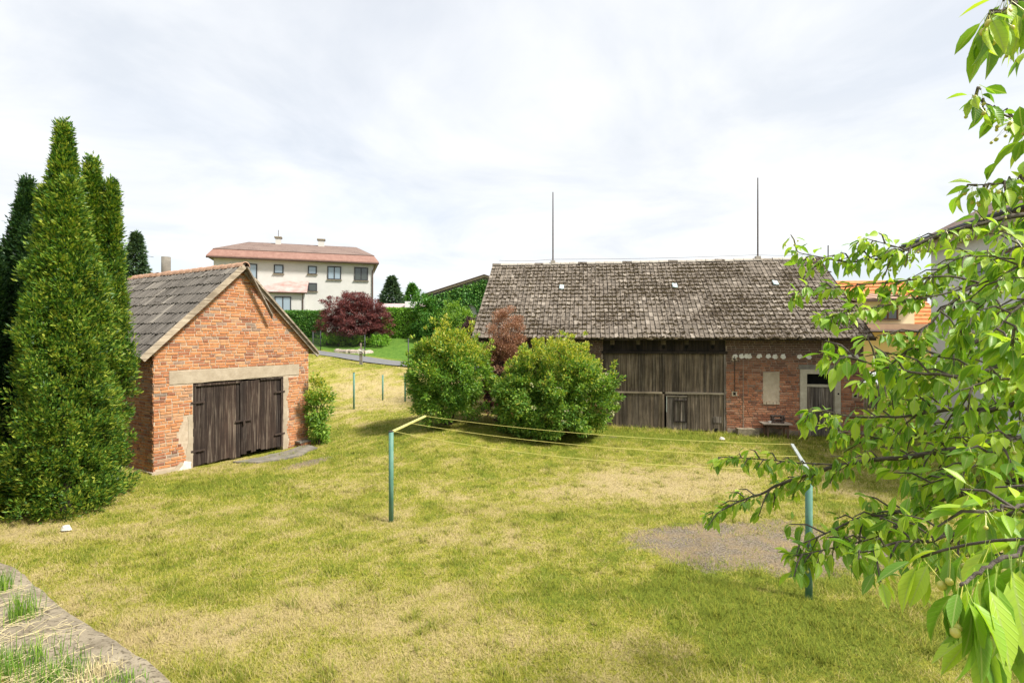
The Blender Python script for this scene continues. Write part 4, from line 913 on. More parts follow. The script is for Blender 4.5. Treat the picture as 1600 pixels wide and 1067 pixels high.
# ------------------------------------------------------------------ thujas
def thuja(label, x, y, H, Rm, n, mat, seed, tips=(), pw=1.6, per=38):
    r = np.random.default_rng(seed); z0 = gz1(x, y); e = empty('thuja_tree', (x, y, z0), 0, label, 'tree', 'columnar thujas beside the garage')
    Vs = []
    fs = (38 / per) ** .5
    def column(cx, cy, zb, zt, Rr, nc, sd, per, pw=pw):
        for dep, nn in ((1.0, nc), (.72, nc // 3)):
            h = r.random(nn) ** .9; th_ = r.random(nn) * 2 * math.pi; Hh = zt - zb
            lump = 1 + .75 * (fbm(np.cos(th_) * 1.3 + sd, h * Hh * .9 + np.sin(th_) * 1.3, sd, 3) - .5) + 1.0 * (fbm(th_ * 4.5 + sd, h * Hh * 3.2, sd + 3, 2) - .5)
            prof = np.minimum(1, h / .10 + .72) * (1 - h ** pw) ** (.85 + .35 * h) + .03
            rr = Rr * prof * lump * dep; o = np.stack([np.cos(th_), np.sin(th_), np.zeros(nn)], 1); C = o * rr[:, None]; C[:, 2] = zb + h * Hh; C[:, 0] += cx; C[:, 1] += cy
            ci = np.repeat(np.arange(nn), per); m = len(ci); oo = o[ci]; rad = r.uniform(.08, .17, nn)[ci][:, None]
            d = sphere_dirs(m, r); Pn = C[ci] + d * rad * r.random((m, 1)) ** .5 * np.array([1, 1, 1.25])
            A = oo * .5 + d * .55 + np.array([0, 0, .65]) + r.normal(size=(m, 3)) * .3; Nn = oo * .8 + d * .5 + r.normal(size=(m, 3)) * .5
            V, _ = leaves(Pn, A, Nn, r.uniform(.05, .12, m) * fs, r.uniform(.022, .046, m) * fs); Vs.append(V)
    column(0, 0, 0.02, H, Rm, n, seed, per)
    for k, (tx, ty, z0_, z1_, rr_) in enumerate(tips): column(tx, ty, z0_, z1_, rr_, max(60, int(n * .18 * rr_ / Rm * (z1_ - z0_) / H * 4)), seed + 11 * k, per, 1.15)
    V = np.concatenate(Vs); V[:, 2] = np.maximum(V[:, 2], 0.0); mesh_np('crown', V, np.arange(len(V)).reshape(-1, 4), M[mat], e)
    MB().tube([(0, 0, -.1), (0, 0, H * .5), (0, 0, H * .93)], [.10, .06, .01], 7).build('trunk', M['bark'], e)
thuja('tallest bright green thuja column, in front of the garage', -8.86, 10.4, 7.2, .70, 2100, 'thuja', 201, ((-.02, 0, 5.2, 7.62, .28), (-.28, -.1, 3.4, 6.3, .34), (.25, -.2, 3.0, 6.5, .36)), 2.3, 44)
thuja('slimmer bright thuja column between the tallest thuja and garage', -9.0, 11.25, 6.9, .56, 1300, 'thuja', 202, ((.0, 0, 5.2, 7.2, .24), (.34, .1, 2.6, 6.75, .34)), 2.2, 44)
thuja('dark green thuja column just behind and left of the tallest one', -11.1, 12.0, 6.7, .85, 1300, 'darkthuja', 203, ((0, 0, 4.8, 7.0, .3), (.35, -.3, 3, 5.9, .45)), 2.2)
thuja('dark thuja column cut by the left picture edge', -11.35, 11.2, 6.0, .85, 1200, 'darkthuja', 204, ((.3, 0, 2.5, 5.0, .5),), 2.0)
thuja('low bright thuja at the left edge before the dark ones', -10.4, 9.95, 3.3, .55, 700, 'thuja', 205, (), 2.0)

# ------------------------------------------------------------------ house on the hill
H0 = np.array([-27.8, 48.0]); HA = R(17.8); HL = 15.1; HD = 10.0
hz = gz1(-20, 52) - .6
house = empty('hillside_house', (H0[0], H0[1], 0), HA, 'cream two storey house with dark windows and reddish hipped roof', 'house')
def hu(px, py): return plane_uz(px, py, H0, HA)
HE = hu(460, 408)[1]
MB().box(0.45, HL - .45, 0, HD, 1.5, HE).build('wall', M['render'], house)
ring = []
def rect(ins, z): return [(ins, ins - .45, z), (HL - ins, ins - .45, z), (HL - ins, HD + .45 - ins, z), (ins, HD + .45 - ins, z)]
rf = MB(); V = rect(-.05, HE + .02) + rect(-.05, HE + .16) + rect(.42, HE + .85)
F = [(3, 2, 1, 0)] + [(k, (k + 1) % 4, (k + 1) % 4 + 4, k + 4) for k in range(4)] + [(k + 4, (k + 1) % 4 + 4, (k + 1) % 4 + 8, k + 8) for k in range(4)] + [(8, 9, 10, 11)]
rf.add(V, F); hroof = rf.build('roof', M['redmetal'], house)
zr_ = hu(460, 383)[1] + .9
V = rect(.36, HE + .852) + [(2.6, HD / 2, zr_), (HL - 2.0, HD / 2, zr_)]
mesh_np('upper_roof', V, [(0, 1, 5, 4), (1, 2, 5), (2, 3, 4, 5), (3, 0, 4), (3, 2, 1, 0)], M['housetile'], hroof)
MB().tube([(0 - .05, -.56, HE + .0), (HL + .05, -.56, HE + .0)], .09, 8).build('gutter', M['darkbrown'], hroof)
for px, w_ in ((435, .5), (502, .62)):
    u = plane_uz(px, 380, H0 + np.array([-math.sin(HA), math.cos(HA)]) * 4.6, HA)[0]
    ch = MB().box(u - w_ / 2, u + w_ / 2, 4.3, 4.9, zr_ - .6, zr_ + .45).build('chimney', M['render'], hroof)
    MB().box(u - w_ / 2 - .1, u + w_ / 2 + .1, 4.2, 5.0, zr_ + .45, zr_ + .57).build('chimney_cap', M['concrete'], ch)
    if px == 435: MB().tube([(u, 4.6, zr_ + .57), (u, 4.6, zr_ + 1.3)], .03, 5).build('antenna', M['rod'], ch)
def window(par, u0, u1, z0, z1, y, fr, gl, panes=1, fw=.07, sill=True, out=-1):
    """a window set on a wall that faces -y: frame, panes and sill"""
    w = MB(); w.prism([(u0, z0), (u1, z0), (u1, z1), (u0, z1)], y - .03, y - .012)
    o = w.build('window', M[fr], par)
    bars = [(u0, u0 + fw, z0, z1), (u1 - fw, u1, z0, z1), (u0 + fw, u1 - fw, z0, z0 + fw), (u0 + fw, u1 - fw, z1 - fw, z1)]
    for a_, b_, c2, d2 in bars: MB().box(a_, b_, y - .07, y - .031, c2, d2).build('frame', M[fr], o)
    pw_ = (u1 - u0 - 2 * fw) / panes
    for k in range(panes):
        MB().box(u0 + fw + k * pw_ + (fw / 2 if k else 0), u0 + fw + (k + 1) * pw_ - (fw / 2 if k < panes - 1 else 0), y - .045, y - .034, z0 + fw, z1 - fw).build('pane', M[gl], o)
        if k: MB().box(u0 + fw + k * pw_ - fw / 2, u0 + fw + k * pw_ + fw / 2, y - .068, y - .032, z0 + fw, z1 - fw).build('mullion', M[fr], o)
    if sill: MB().box(u0 - .08, u1 + .08, y - .14, y - .005, z0 - .06, z0 - .003).build('sill', M['concrete'], o)
    return o
for (a_, b_, t_, bo, gl, pn) in ((386, 402, 412, 441, 'glass', 1), (428, 443, 413.5, 428, 'glass', 1), (481, 495, 415.5, 429, 'glass', 1), (511.5, 533, 416, 437.5, 'glass', 2), (553.5, 575, 417.5, 439, 'darkglass', 2), (481.5, 495.5, 442, 455.5, 'darkglass', 1), (482, 492, 487, 494, 'darkglass', 1)):
    u0, z1 = hu(a_, t_); u1, z0 = hu(b_, bo); window(house, u0, u1, z0, z1, 0, 'frame', gl, pn, .10)
# annex with lean-to roof
ay0 = -2.4; HA0 = H0 + np.array([math.sin(HA), -math.cos(HA)]) * 2.4
def hua(px, py): return plane_uz(px, py, HA0, HA)
uA, zA = hua(376, 456); uB, _ = hua(476, 456)
MB().box(uA, uB, ay0, -.002, 2.2, zA).build('annex_wall', M['render'], house)
zt = zA + 1.35
V = [(uA - .2, ay0 - .25, zA + .02), (uB + .2, ay0 - .25, zA + .02), (uB + .2, -.004, zt), (uB - 1.6, -.004, zt), (uA - .2, -.004, zA + .3)]
V2 = [(x, y, z - .08) for x, y, z in V]
an = mesh_np('annex_roof', V + V2, [(0, 1, 2), (0, 2, 3), (0, 3, 4), (5, 9, 8), (5, 8, 7), (5, 7, 6), (0, 5, 6, 1), (1, 6, 7, 2), (2, 7, 8, 3), (3, 8, 9, 4), (4, 9, 5, 0)], M['palemetal'], house)
MB().tube([(uA - .2, ay0 - .3, zA - .0), (uB + .2, ay0 - .3, zA - .0)], .07, 8).build('gutter', M['darkbrown'], an)
u0, z1 = hua(429, 463); u1, z0 = hua(455, 492); window(house, u0, u1, z0, z1, ay0, 'frame', 'glass', 2, .09)
MB().tube([(uB - .15, ay0 - .3, zA - .05), (uB - .15, ay0 - .06, zA - .5), (uB - .15, ay0 - .06, 3)], .05, 7).build('downpipe', M['darkbrown'], house)
MB().tube([(HL - .3, -.5, HE - .05), (HL - .55, -.08, HE - .7), (HL - .55, -.08, 3)], .06, 7).build('downpipe', M['darkbrown'], house)

# ------------------------------------------------------------------ hedges, maple, garden
def hedge(name, label, x0, x1, y0, y1, z0, z1, n, L, W, mat, seed, rot=0.0):
    r = np.random.default_rng(seed); cx, cy = (x0 + x1) / 2, (y0 + y1) / 2; e = empty(name, (cx, cy, z0), rot, label, 'hedge')
    hx, hy, h = (x1 - x0) / 2, (y1 - y0) / 2, z1 - z0; Ps = []; Ns = []
    areas = np.array([2 * hx * h, 2 * hx * h, 2 * hy * h, 2 * hy * h, 4 * hx * hy]); cnt = (areas / areas.sum() * n).astype(int)
    for k, m in enumerate(cnt):
        a_ = r.uniform(-1, 1, m); b_ = r.random(m)
        if k < 2: s = -1 if k == 0 else 1; P_ = np.stack([a_ * hx, np.full(m, s * hy), b_ * h], 1); n_ = np.array([0, s, 0])
        elif k < 4: s = -1 if k == 2 else 1; P_ = np.stack([np.full(m, s * hx), a_ * hy, b_ * h], 1); n_ = np.array([s, 0, 0])
        else: P_ = np.stack([a_ * hx, r.uniform(-1, 1, m) * hy, np.full(m, h)], 1); n_ = np.array([0, 0, 1])
        d_ = .10 * (fbm(P_[:, 0] * 2 + k * 9, P_[:, 2] * 2 + P_[:, 1] * 2, seed, 3) - .5) * 2 - r.random(m) ** 2 * .25
        Ps.append(P_ + n_ * d_[:, None]); Ns.append(np.tile(n_, (m, 1)))
    Pn = np.concatenate(Ps); Nn = np.concatenate(Ns).astype(float); m = len(Pn)
    V, F = leaves(Pn, Nn * .5 + np.array([0, 0, .35]) + r.normal(size=(m, 3)) * .6, Nn + r.normal(size=(m, 3)) * .5 + np.array([0, 0, .4]), L * r.uniform(.7, 1.3, m), W * r.uniform(.7, 1.3, m))
    mesh_np('foliage', V, F, M[mat], e)
    MB().box(-hx + .3, hx - .3, -hy + .3, hy - .3, -.2, h - .3).build('twig_core', M['bark'], e)
zb_ = gz1(-9, 45)
hA = P3(600, 530, 45.5); hB = P3(679, 530, 45.5)
hedge('clipped_hedge', 'clipped bright green box hedge right of the red maple', hA[0], hB[0], 45.0, 47.2, 3.15, P3(640, 482, 45.5)[2], 22000, .13, .07, 'hedge', 301)
hA = P3(440, 520, 45); hB = P3(502, 520, 45)
hedge('thuja_hedge', 'dark green thuja hedge below the cream house', hA[0], hB[0], 44.8, 46.2, 3.3, P3(480, 487, 45)[2], 16000, .17, .06, 'ivy', 302)
mp = P3(573, 527, 43.5); mz = gz1(mp[0], mp[1])
mt = empty('red_maple', (mp[0], mp[1], mz), 0, 'dome shaped dark red maple in front of the cream house', 'tree')
r = np.random.default_rng(303); mh = P3(560, 458, 43.5)[2] - mz
C = np.concatenate([shell(r, 420, (-.95, 0, mh * .42), (2.85, 2.2, mh * .60), .7, 8, .28, -.55), shell(r, 260, (-.95, 0, mh * .40), (2.1, 1.7, mh * .45), .5, 9, .28, -.6)]); C = C[C[:, 2] > .5]
V, F = clumps(r, C, .30, 75, .16, .05, np.array([-.9, 0, 1]), .05, 1.0, .5); mesh_np('crown', V, F, M['maple'], mt)
for k in range(6):
    t_ = 2 * math.pi * k / 6; MB().tube([(0, 0, -.2), (.2 * math.cos(t_), .2 * math.sin(t_), .7), (-.6 + 1.3 * math.cos(t_), 1.1 * math.sin(t_), mh * .62)], [.10, .07, .02], 6).build('trunk', M['bark'], mt)
for k, (px, py, s, mt_, lb) in enumerate(((531, 521, .6, 'bush', 'low yellow green bush under the red maple, on its left side'), (561, 522, .55, 'bush', 'low yellow green bush under the red maple, at its trunk'), (513, 516, .6, 'hedge', 'low green bush between the thuja hedge and maple'), (592, 521, .6, 'hedge', 'low green bush between red maple and clipped hedge'))):
    p = P3(px, py, 42.6); z = gz1(p[0], p[1]); shrub('garden_bush', lb, 'bush', (p[0], p[1], z), (p[0], p[1], z + s * .7), (s * 1.3, s, s * .9), 26, 30, .13, .07, mt_, 310 + k, .22, None, 0, .3, -.6, 'low garden bushes')
for k in range(16):
    t_ = k / 15; px = 527 + 50 * t_; py = 533 + 6 * math.sin(math.pi * t_) + (k % 3) * 1.2; p = P3(px, py, 40.8 - .4 * math.sin(math.pi * t_)); z = gz1(p[0], p[1]); rr = .16 + .12 * rng.random()
    V = []; r = np.random.default_rng(400 + k)
    for a_ in range(3):
        for q_ in range(7):
            t2 = 2 * math.pi * q_ / 7; s = (1, .85, .4)[a_] * rr * r.uniform(.8, 1.2); V.append((s * 1.4 * math.cos(t2), s * math.sin(t2), (-.15, .55, .95)[a_] * rr))
    F = [(a_ * 7 + q_, a_ * 7 + (q_ + 1) % 7, a_ * 7 + 7 + (q_ + 1) % 7, a_ * 7 + 7 + q_) for a_ in range(2) for q_ in range(7)] + [tuple(range(14, 21))]
    o = mesh_np('border_rock', V, F, M['rock']); o.location = (p[0], p[1], z); tag(o, 'pale rock in the border below the red maple', 'rock', 'rocks of the garden border')
# wire fence of the garden
def fence_post(px, py, pt, Y_, lb):
    p = P3(px, py, Y_); z = gz1(p[0], p[1]); top = P3(px, pt, Y_)[2]
    e = empty('fence_post', (p[0], p[1], z), 0, lb, 'fence post', 'green garden fence posts'); MB().tube([(0, 0, -.1), (0, 0, top - z)], .035, 8).build('pole', M['frame'], e, True)
    MB().tube([(0, 0, top - z), (0, 0, top - z + .02)], .042, 8).build('cap', M['frame'], e); return np.array([p[0], p[1], z, top])
f1 = fence_post(489, 553, 518, 38.6, 'dark fence post beside the garage roof corner')
f2 = fence_post(501, 552, 517, 40.8, 'dark fence post below the thuja hedge')
f3 = fence_post(570, 556, 523, 38.9, 'dark fence post below the red maple')
f4 = fence_post(638, 577, 529, 32.8, 'dark fence post between the road and round shrub')
wf = empty('wire_fence', (f2[0], f2[1], f2[2]), 0, 'dark wire mesh fence along the garden lawn below the maple', 'fence')
w = MB()
def wires(a_, b_):
    L_ = math.hypot(b_[0] - a_[0], b_[1] - a_[1]); n = int(L_ / .12)
    for k in range(9):
        t_ = k / 8; w.bar((a_[0] - f2[0], a_[1] - f2[1], a_[2] + (a_[3] - a_[2]) * (.06 + .9 * t_) - f2[2]), (b_[0] - f2[0], b_[1] - f2[1], b_[2] + (b_[3] - b_[2]) * (.06 + .9 * t_) - f2[2]), .006, .006)
    for k in range(n):
        t_ = k / n; q = a_ + (b_ - a_) * t_; q2 = a_ + (b_ - a_) * min(1, t_ + .10 * 12 / n if n else 0)
        w.bar((q[0] - f2[0], q[1] - f2[1], q[2] + .06 - f2[2]), (q[0] - f2[0] + .001, q[1] - f2[1], q[3] - .06 - f2[2]), .005, .005)
wires(f2, f3); wires(f1, f2)
w.build('wire_mesh', M['frame'], wf)['kind'] = 'stuff'
p = P3(564, 567, 33.6); z = gz1(p[0], p[1]); ms_ = empty('road_marker', (p[0], p[1], z), 0, 'short grey post with a white tuft on it beside the road', 'post')
ph = P3(564, 536, 33.6)[2] - z
MB().box(-.09, .09, -.06, .06, -.1, ph * .62).build('stump', M['greyslab'], ms_); MB().box(-.05, .05, -.03, .03, ph * .62 + .002, ph).build('stake', M['greywoodz'], ms_)
r = np.random.default_rng(330); V, F = clumps(r, shell(r, 9, (0, -.08, ph * .6), (.2, .12, .17), .6, 3), .07, 14, .09, .07, np.array([0, 0, ph * .55]), .5); mesh_np('flowers', V, F, M['white'], ms_)

# ------------------------------------------------------------------ far background
def conifer(label, px, pt, Y_, half, base_z, mat, n, seed, pb=None):
    p = P3(px, pt, Y_); e = empty('conifer_tree', (p[0], p[1], base_z), 0, label, 'tree', 'far conifers'); H = p[2] - base_z; r = np.random.default_rng(seed)
    h = r.random(n) ** .8; th_ = r.random(n) * 2 * math.pi
    tier = .68 + .32 * np.abs(np.sin(h * H * 2.3 + np.sin(th_ * 3 + seed))); rr = half * (1 - h) ** .8 * tier * r.random(n) ** .35 * (1 + .5 * (fbm(th_ * 2, h * 9, seed, 2) - .5)) + .04
    o = np.stack([np.cos(th_), np.sin(th_), np.zeros(n)], 1); Pn = o * rr[:, None]; Pn[:, 2] = h * H
    V, F = leaves(Pn, o + np.array([0, 0, -.1]) + r.normal(size=(n, 3)) * .5, np.array([0, 0, 1.0]) + r.normal(size=(n, 3)) * .5, half * r.uniform(.10, .24, n), half * r.uniform(.05, .10, n)); mesh_np('crown', V, F, M[mat], e)
    MB().tube([(0, 0, -.3), (0, 0, H * .96)], [.22, .02], 7).build('trunk', M['bark'], e)
conifer('dark conifer rising behind the garage roof', 213, 365, 46, 2.3, 2.2, 'spruce', 7000, 501)
conifer('dark broad conifer beside the cream house, behind the lilac roof', 612, 433, 78, 3.7, 3.2, 'spruce', 3600, 502)
conifer('lighter green conifer right behind the small lilac roof', 644, 444, 84, 3.3, 3.2, 'ivy', 3600, 503)
q0 = P3(590, 472, 66); q1 = P3(664, 472, 66)
lh = empty('low_house', (q0[0], 66, 2.6), 0, 'low outbuilding with lilac roof beyond the clipped hedge', 'building')
wd = q1[0] - q0[0]; zt_ = q0[2] - 2.6; ze_ = P3(600, 484, 66)[2] - 2.6
MB().box(.2, wd - .2, .4, 6, -.5, ze_).build('wall', M['render'], lh)
lr = MB(); lr.add([(0, 0, ze_), (wd, 0, ze_), (wd, 3.2, zt_), (0, 3.2, zt_), (0, 6.4, ze_), (wd, 6.4, ze_)], [(0, 1, 2, 3), (3, 2, 5, 4), (0, 3, 4), (1, 5, 2), (0, 4, 5, 1)]); lro = lr.build('roof', M['lilac'], lh)
u = P3(640, 480, 66)[0] - q0[0]; MB().box(u - .8, u + .8, 1.0, 2.4, ze_ - .2, zt_ + .15).build('chimney', M['offwhite'], lro)
# ivy clad gable
IY = 46.0; iL = P3(660, 463, IY); iT = P3(757, 432, IY); iw = iT[0] - iL[0]; i0 = 2.4
ih = empty('ivy_house', (iL[0], IY, i0), 0, 'gabled building overgrown with green ivy beyond the barn roof', 'building')
ez_, tz_ = iL[2] - i0, iT[2] - i0
MB().prism([(.3, -.5), (2 * iw - .3, -.5), (2 * iw - .3, ez_ - .05), (iw, tz_ - .12), (.3, ez_ - .05)], 0, 9).build('wall', M['render'], ih)
ir = MB().prism([(0, ez_ - .10), (iw, tz_ - .10), (2 * iw, ez_ - .10), (2 * iw, ez_ + .05), (iw, tz_ + .06), (0, ez_ + .05)], -.45, 9.3).build('roof', M['concrete'], ih)
MB().prism([(0, ez_ + .055), (iw, tz_ + .065), (2 * iw, ez_ + .055), (2 * iw, ez_ + .12), (iw, tz_ + .14), (0, ez_ + .12)], -.5, 9.35).build('roof_covering', M['darkbrown'], ir)
r = np.random.default_rng(511); n = 26000; x = r.uniform(.2, 2 * iw - .2, n); z = r.random(n) * tz_; top = tz_ - .25 - np.abs(x - iw) * (tz_ - ez_) / iw
cov = fbm(x * .5, z * .6, 61, 3); k = (z < top) & ((cov > .36) | (x < iw * .75)); x = x[k]; z = z[k]; n = len(x); d_ = .15 + .35 * fbm(x * 1.2, z * 1.2, 62, 3) * r.random(n)
V, F = leaves(np.stack([x, -d_, z], 1), np.array([0, -.4, -.7]) + r.normal(size=(n, 3)) * .5, np.array([0, -1, .4]) + r.normal(size=(n, 3)) * .45, .2 * r.uniform(.7, 1.3, n), .15 * r.uniform(.7, 1.3, n)); mesh_np('ivy', V, F, M['ivy'], ih)
V, F = clumps(r, shell(r, 90, (.5, -.9, 2.2), (1.2, .8, 2.6), .6, 64, .3), .4, 50, .2, .12, np.array([.5, 0, 2])); mesh_np('climber', V, F, M['ivy'], ih)
for k, (px, pt, Yd, rx, h, mt_, lb) in enumerate(((712, 476, 43, 1.55, 2.6, 'bush', 'bright green bush below the ivy covered gable'), (672, 492, 43.5, .6, 2.0, 'ivy', 'dark green bush between clipped hedge and ivy gable'), (742, 498, 40, 1.0, 2.0, 'plum', 'dark plum bush beside the barn roof edge'))):
    p = P3(px, pt, Yd); z = gz1(p[0], p[1]); h = p[2] - z; shrub('far_bush', lb, 'bush', (p[0], p[1], z), (p[0], p[1], z + h * .55), (rx, rx * .8, h * .45), 60, 50, .17, .09, mt_, 520 + k, .3, None, 0, .3, -.8, 'bushes near the ivy gable')
p = P3(687, 514, 44); z = gz1(p[0], p[1]); ps = empty('folded_parasol', (p[0], p[1], z), 0, 'dark folded parasol beside the bright bush', 'parasol')
hh = P3(687, 492, 44)[2] - z
MB().tube([(0, 0, -.1), (0, 0, hh)], .03, 6).build('pole', M['frame'], ps); MB().tube([(0, 0, .7), (0, 0, .9), (0, 0, hh - .1)], [.22, .24, .04], 10).build('canopy', M['frame'], ps)
# wire behind the thujas
wp_ = [P3(178, 390, 40), P3(200, 395, 44)]; tag(MB().tube([tuple(P3(120, 378, 32)), tuple(wp_[0]), tuple(wp_[1]), tuple(P3(240, 402, 52))], .02, 5).build('overhead_wire', M['rubber']), 'dark overhead wire between thujas and conifer', 'wire')
# distant wood along the horizon
r = np.random.default_rng(540); n = 14000; x = r.uniform(-320, 320, n); yb = 240 + 30 * np.sin(x * .02); z = 3 + r.random(n) * (4.0 + 3 * fbm(x * .03, x * 0, 71, 3))
V, F = leaves(np.stack([x, yb + r.normal(0, 6, n), z], 1), r.normal(size=(n, 3)), np.array([0, -1, .5]) + r.normal(size=(n, 3)) * .5, 2.2 * r.uniform(.6, 1.4, n), 1.6 * r.uniform(.6, 1.4, n))
tag(mesh_np('distant_wood', V, F, M['ivy']), 'distant belt of trees along the horizon', 'wood', kind='stuff')

# ------------------------------------------------------------------ houses on the right
YY = 30.0; y0p = P3(1340, 560, YY)
yh = empty('yellow_house', (y0p[0], YY, 0), R(-4), 'yellow house with orange tiled roof and brown dormer behind the barn', 'house')
def yu(px, py): return plane_uz(px, py, (y0p[0], YY), R(-4))
W_ = yu(1475, 500)[0]
MB().box(0, W_, 0, 8, -.3, yu(1380, 517)[1]).build('wall', M['yellow'], yh)
zc_ = yu(1380, 518)[1]; zc2 = yu(1380, 504)[1]
ro = MB(); rz_ = P3(1400, 439, 34)[2]
ro.add([(-.4, -.5, zc_), (W_ + .4, -.5, zc_), (W_ + .4, 4, rz_), (-.4, 4, rz_), (-.4, 8.5, zc_), (W_ + .4, 8.5, zc_)], [(0, 1, 2, 3), (3, 2, 5, 4), (0, 3, 4), (1, 5, 2), (0, 4, 5, 1)]); yro = ro.build('roof', M['orangetile'], yh)
# rows of tiles on the roof, as raised courses
cs_ = math.atan2(rz_ - zc_, 4.5)
for k in range(14):
    s0 = k * math.hypot(4.5, rz_ - zc_) / 14; yy_ = -.5 + s0 * math.cos(cs_); zz_ = zc_ + s0 * math.sin(cs_)
    MB().bar((-.42, yy_, zz_ + .02), (W_ + .42, yy_, zz_ + .02), .10, .03).build('tile_course', M['orangetile'], yro)
MB().box(-.5, W_ + .5, -.75, -.05, zc_ + .02, zc2 - .1).build('cornice', M['brownmetal'], yro)
MB().tube([(-.5, -.8, zc_ + .02), (W_ + .5, -.8, zc_ + .02)], .08, 8).build('gutter', M['darkbrown'], yro)
du1 = yu(1424, 480)[0]; dzt = yu(1380, 472)[1]
dm = MB().box(.05, du1, -.25, 3, zc2 - .08, dzt).build('dormer', M['yellowtrim'], yh)
MB().add([(-.5, -.75, dzt + .02), (du1 + .3, -.75, dzt + .02), (du1 + .3, 3, dzt + .62), (-.5, 3, dzt + .62), (-.5, -.75, dzt + .16), (du1 + .3, -.75, dzt + .16), (du1 + .3, 3, dzt + .76), (-.5, 3, dzt + .76)], [(0, 3, 2, 1), (4, 5, 6, 7), (0, 1, 5, 4), (1, 2, 6, 5), (2, 3, 7, 6), (3, 0, 4, 7)]).build('dormer_roof', M['brownmetal'], dm)
for k in range(5):
    xx = -.3 + k * (du1 + .4) / 4; MB().bar((xx, -.75, dzt + .175), (xx, 3, dzt + .775), .03, .04).build('seam', M['brownmetal'], dm)
MB().box(-.52, du1 + .32, -.80, -.755, dzt - .02, dzt + .15).build('dormer_fascia', M['darkbrown'], dm)
u0, z1 = yu(1366, 478); u1, z0 = yu(1398, 500); window(dm, u0, u1, z0, z1, -.25, 'brownframe', 'darkglass', 2, .08)
u0, z1 = yu(1367, 550); u1, z0 = yu(1388, 566); window(yh, u0, u1, z0, z1, 0, 'brownframe', 'darkglass', 1, .10)
u0, z1 = yu(1367, 586); u1, z0 = yu(1388, 600); window(yh, u0, u1, z0, z1, 0, 'brownframe', 'darkglass', 1, .10)
# fence and car in the yard between
fo = P3(1348, 600, 23.5); fz = gz1(fo[0], fo[1]); pf = empty('picket_fence', (fo[0], fo[1], fz), R(-6), 'weathered grey picket fence right of the barn', 'fence')
for k in range(24):
    MB().box(k * .13, k * .13 + .085, 0, .022, .06, 1.25 + .02 * (k % 3)).build('picket', M['greywoodz'], pf)
for z in (.3, 1.0): MB().box(-.05, 3.2, .024, .07, z, z + .08).build('fence_rail', M['greywoodz'], pf)
cp = P3(1358, 610, 26.4); cz = gz1(cp[0] + 1, cp[1]); car = empty('white_car', (cp[0] + 1.2, cp[1], cz), R(8), 'white car parked behind the grey picket fence', 'car')
prof = [(-1.9, .35), (1.9, .35), (1.95, .75), (1.2, .9), (.7, 1.38), (-.9, 1.42), (-1.55, .95), (-1.95, .85)]
MB().prism(prof, -.8, .8).build('body', M['carwhite'], car)
MB().prism([(.62, .95), (.50, 1.30), (-.80, 1.34), (-1.30, .97)], -.812, -.803).build('side_window', M['darkglass'], car)
for sx in (-1.2, 1.2):
    wh = MB().tube([(sx, -.84, .32), (sx, -.62, .32)], .32, 16).build('wheel', M['rubber'], car); MB().tube([(sx, -.85, .32), (sx, -.842, .32)], .18, 12).build('rim', M['galv'], wh)
    MB().tube([(sx, .62, .32), (sx, .84, .32)], .32, 16).build('wheel', M['rubber'], car)
for k, (px, pt, Yd, rx, mt_, lb) in enumerate(((1362, 612, 24.6, .7, 'shrub', 'low dark green bush behind the picket fence'), (1425, 560, 25.5, 1.3, 'shrub', 'green bush in front of the yellow house wall'), (1440, 585, 22.0, 1.4, 'ivy', 'dark bush between the barn and white house'))):
    p = P3(px, pt, Yd); z = gz1(p[0], p[1]); h = max(.8, p[2] - z); shrub('yard_bush', lb, 'bush', (p[0], p[1], z), (p[0], p[1], z + h * .52), (rx, rx * .8, h * .5), 60, 45, .13, .07, mt_, 620 + k, .27, None, 0, .3, -.9, 'bushes in the yard')
# white house with deep eaves
WA = np.array([15.97, 20.0]); wdir = np.array([14.8 - 15.97, 15.2 - 20.0]); wl = np.linalg.norm(wdir); WAn = math.atan2(wdir[1], wdir[0]); 
wh = empty('white_house', (WA[0], WA[1], 0), WAn, 'pale rendered house with cream eaves behind the cherry branches', 'house')
# local x runs along the wall towards the camera, local y to the house's inside (away from the yard)
def wu(px, py): return plane_uz(px, py, WA, WAn)
we = wu(1460, 392)[1]
MB().box(0, 11, 0, 8, -.3, we).build('wall', M['offwhite'], wh)
MB().box(-.2, 11.3, -.45, 8.5, we + .003, we + .26).build('eaves', M['eave'], wh)
wr = MB(); wr.add([(-.35, -.7, we + .27), (11.5, -.7, we + .27), (11.5, 8.8, we + .27), (-.35, 8.8, we + .27), (3.5, 4, we + 3.2), (8, 4, we + 3.2)], [(3, 2, 1, 0), (0, 1, 5, 4), (1, 2, 5), (2, 3, 4, 5), (3, 0, 4)]); wro = wr.build('roof', M['housetile'], wh)
MB().tube([(-.4, -.76, we + .30), (11.5, -.76, we + .30)], .09, 8).build('gutter', M['frame'], wro)
u0, z1 = wu(1522, 403); u1 = wu(1625, 440)[0]; z0 = wu(1522, 440)[1]; window(wh, min(u0, u1), max(u0, u1), z0, z1, 0, 'brownframe', 'darkglass', 3, .09)
MB().box(u0 - .35, u0 - .09, -.02, -.003, z0 - .1, z1 + .1).build('window_surround', M['eave'], wh)
MB().box(.4, 10.8, -.03, -.003, wu(1480, 520)[1], wu(1480, 512)[1]).build('string_course', M['eave'], wh)

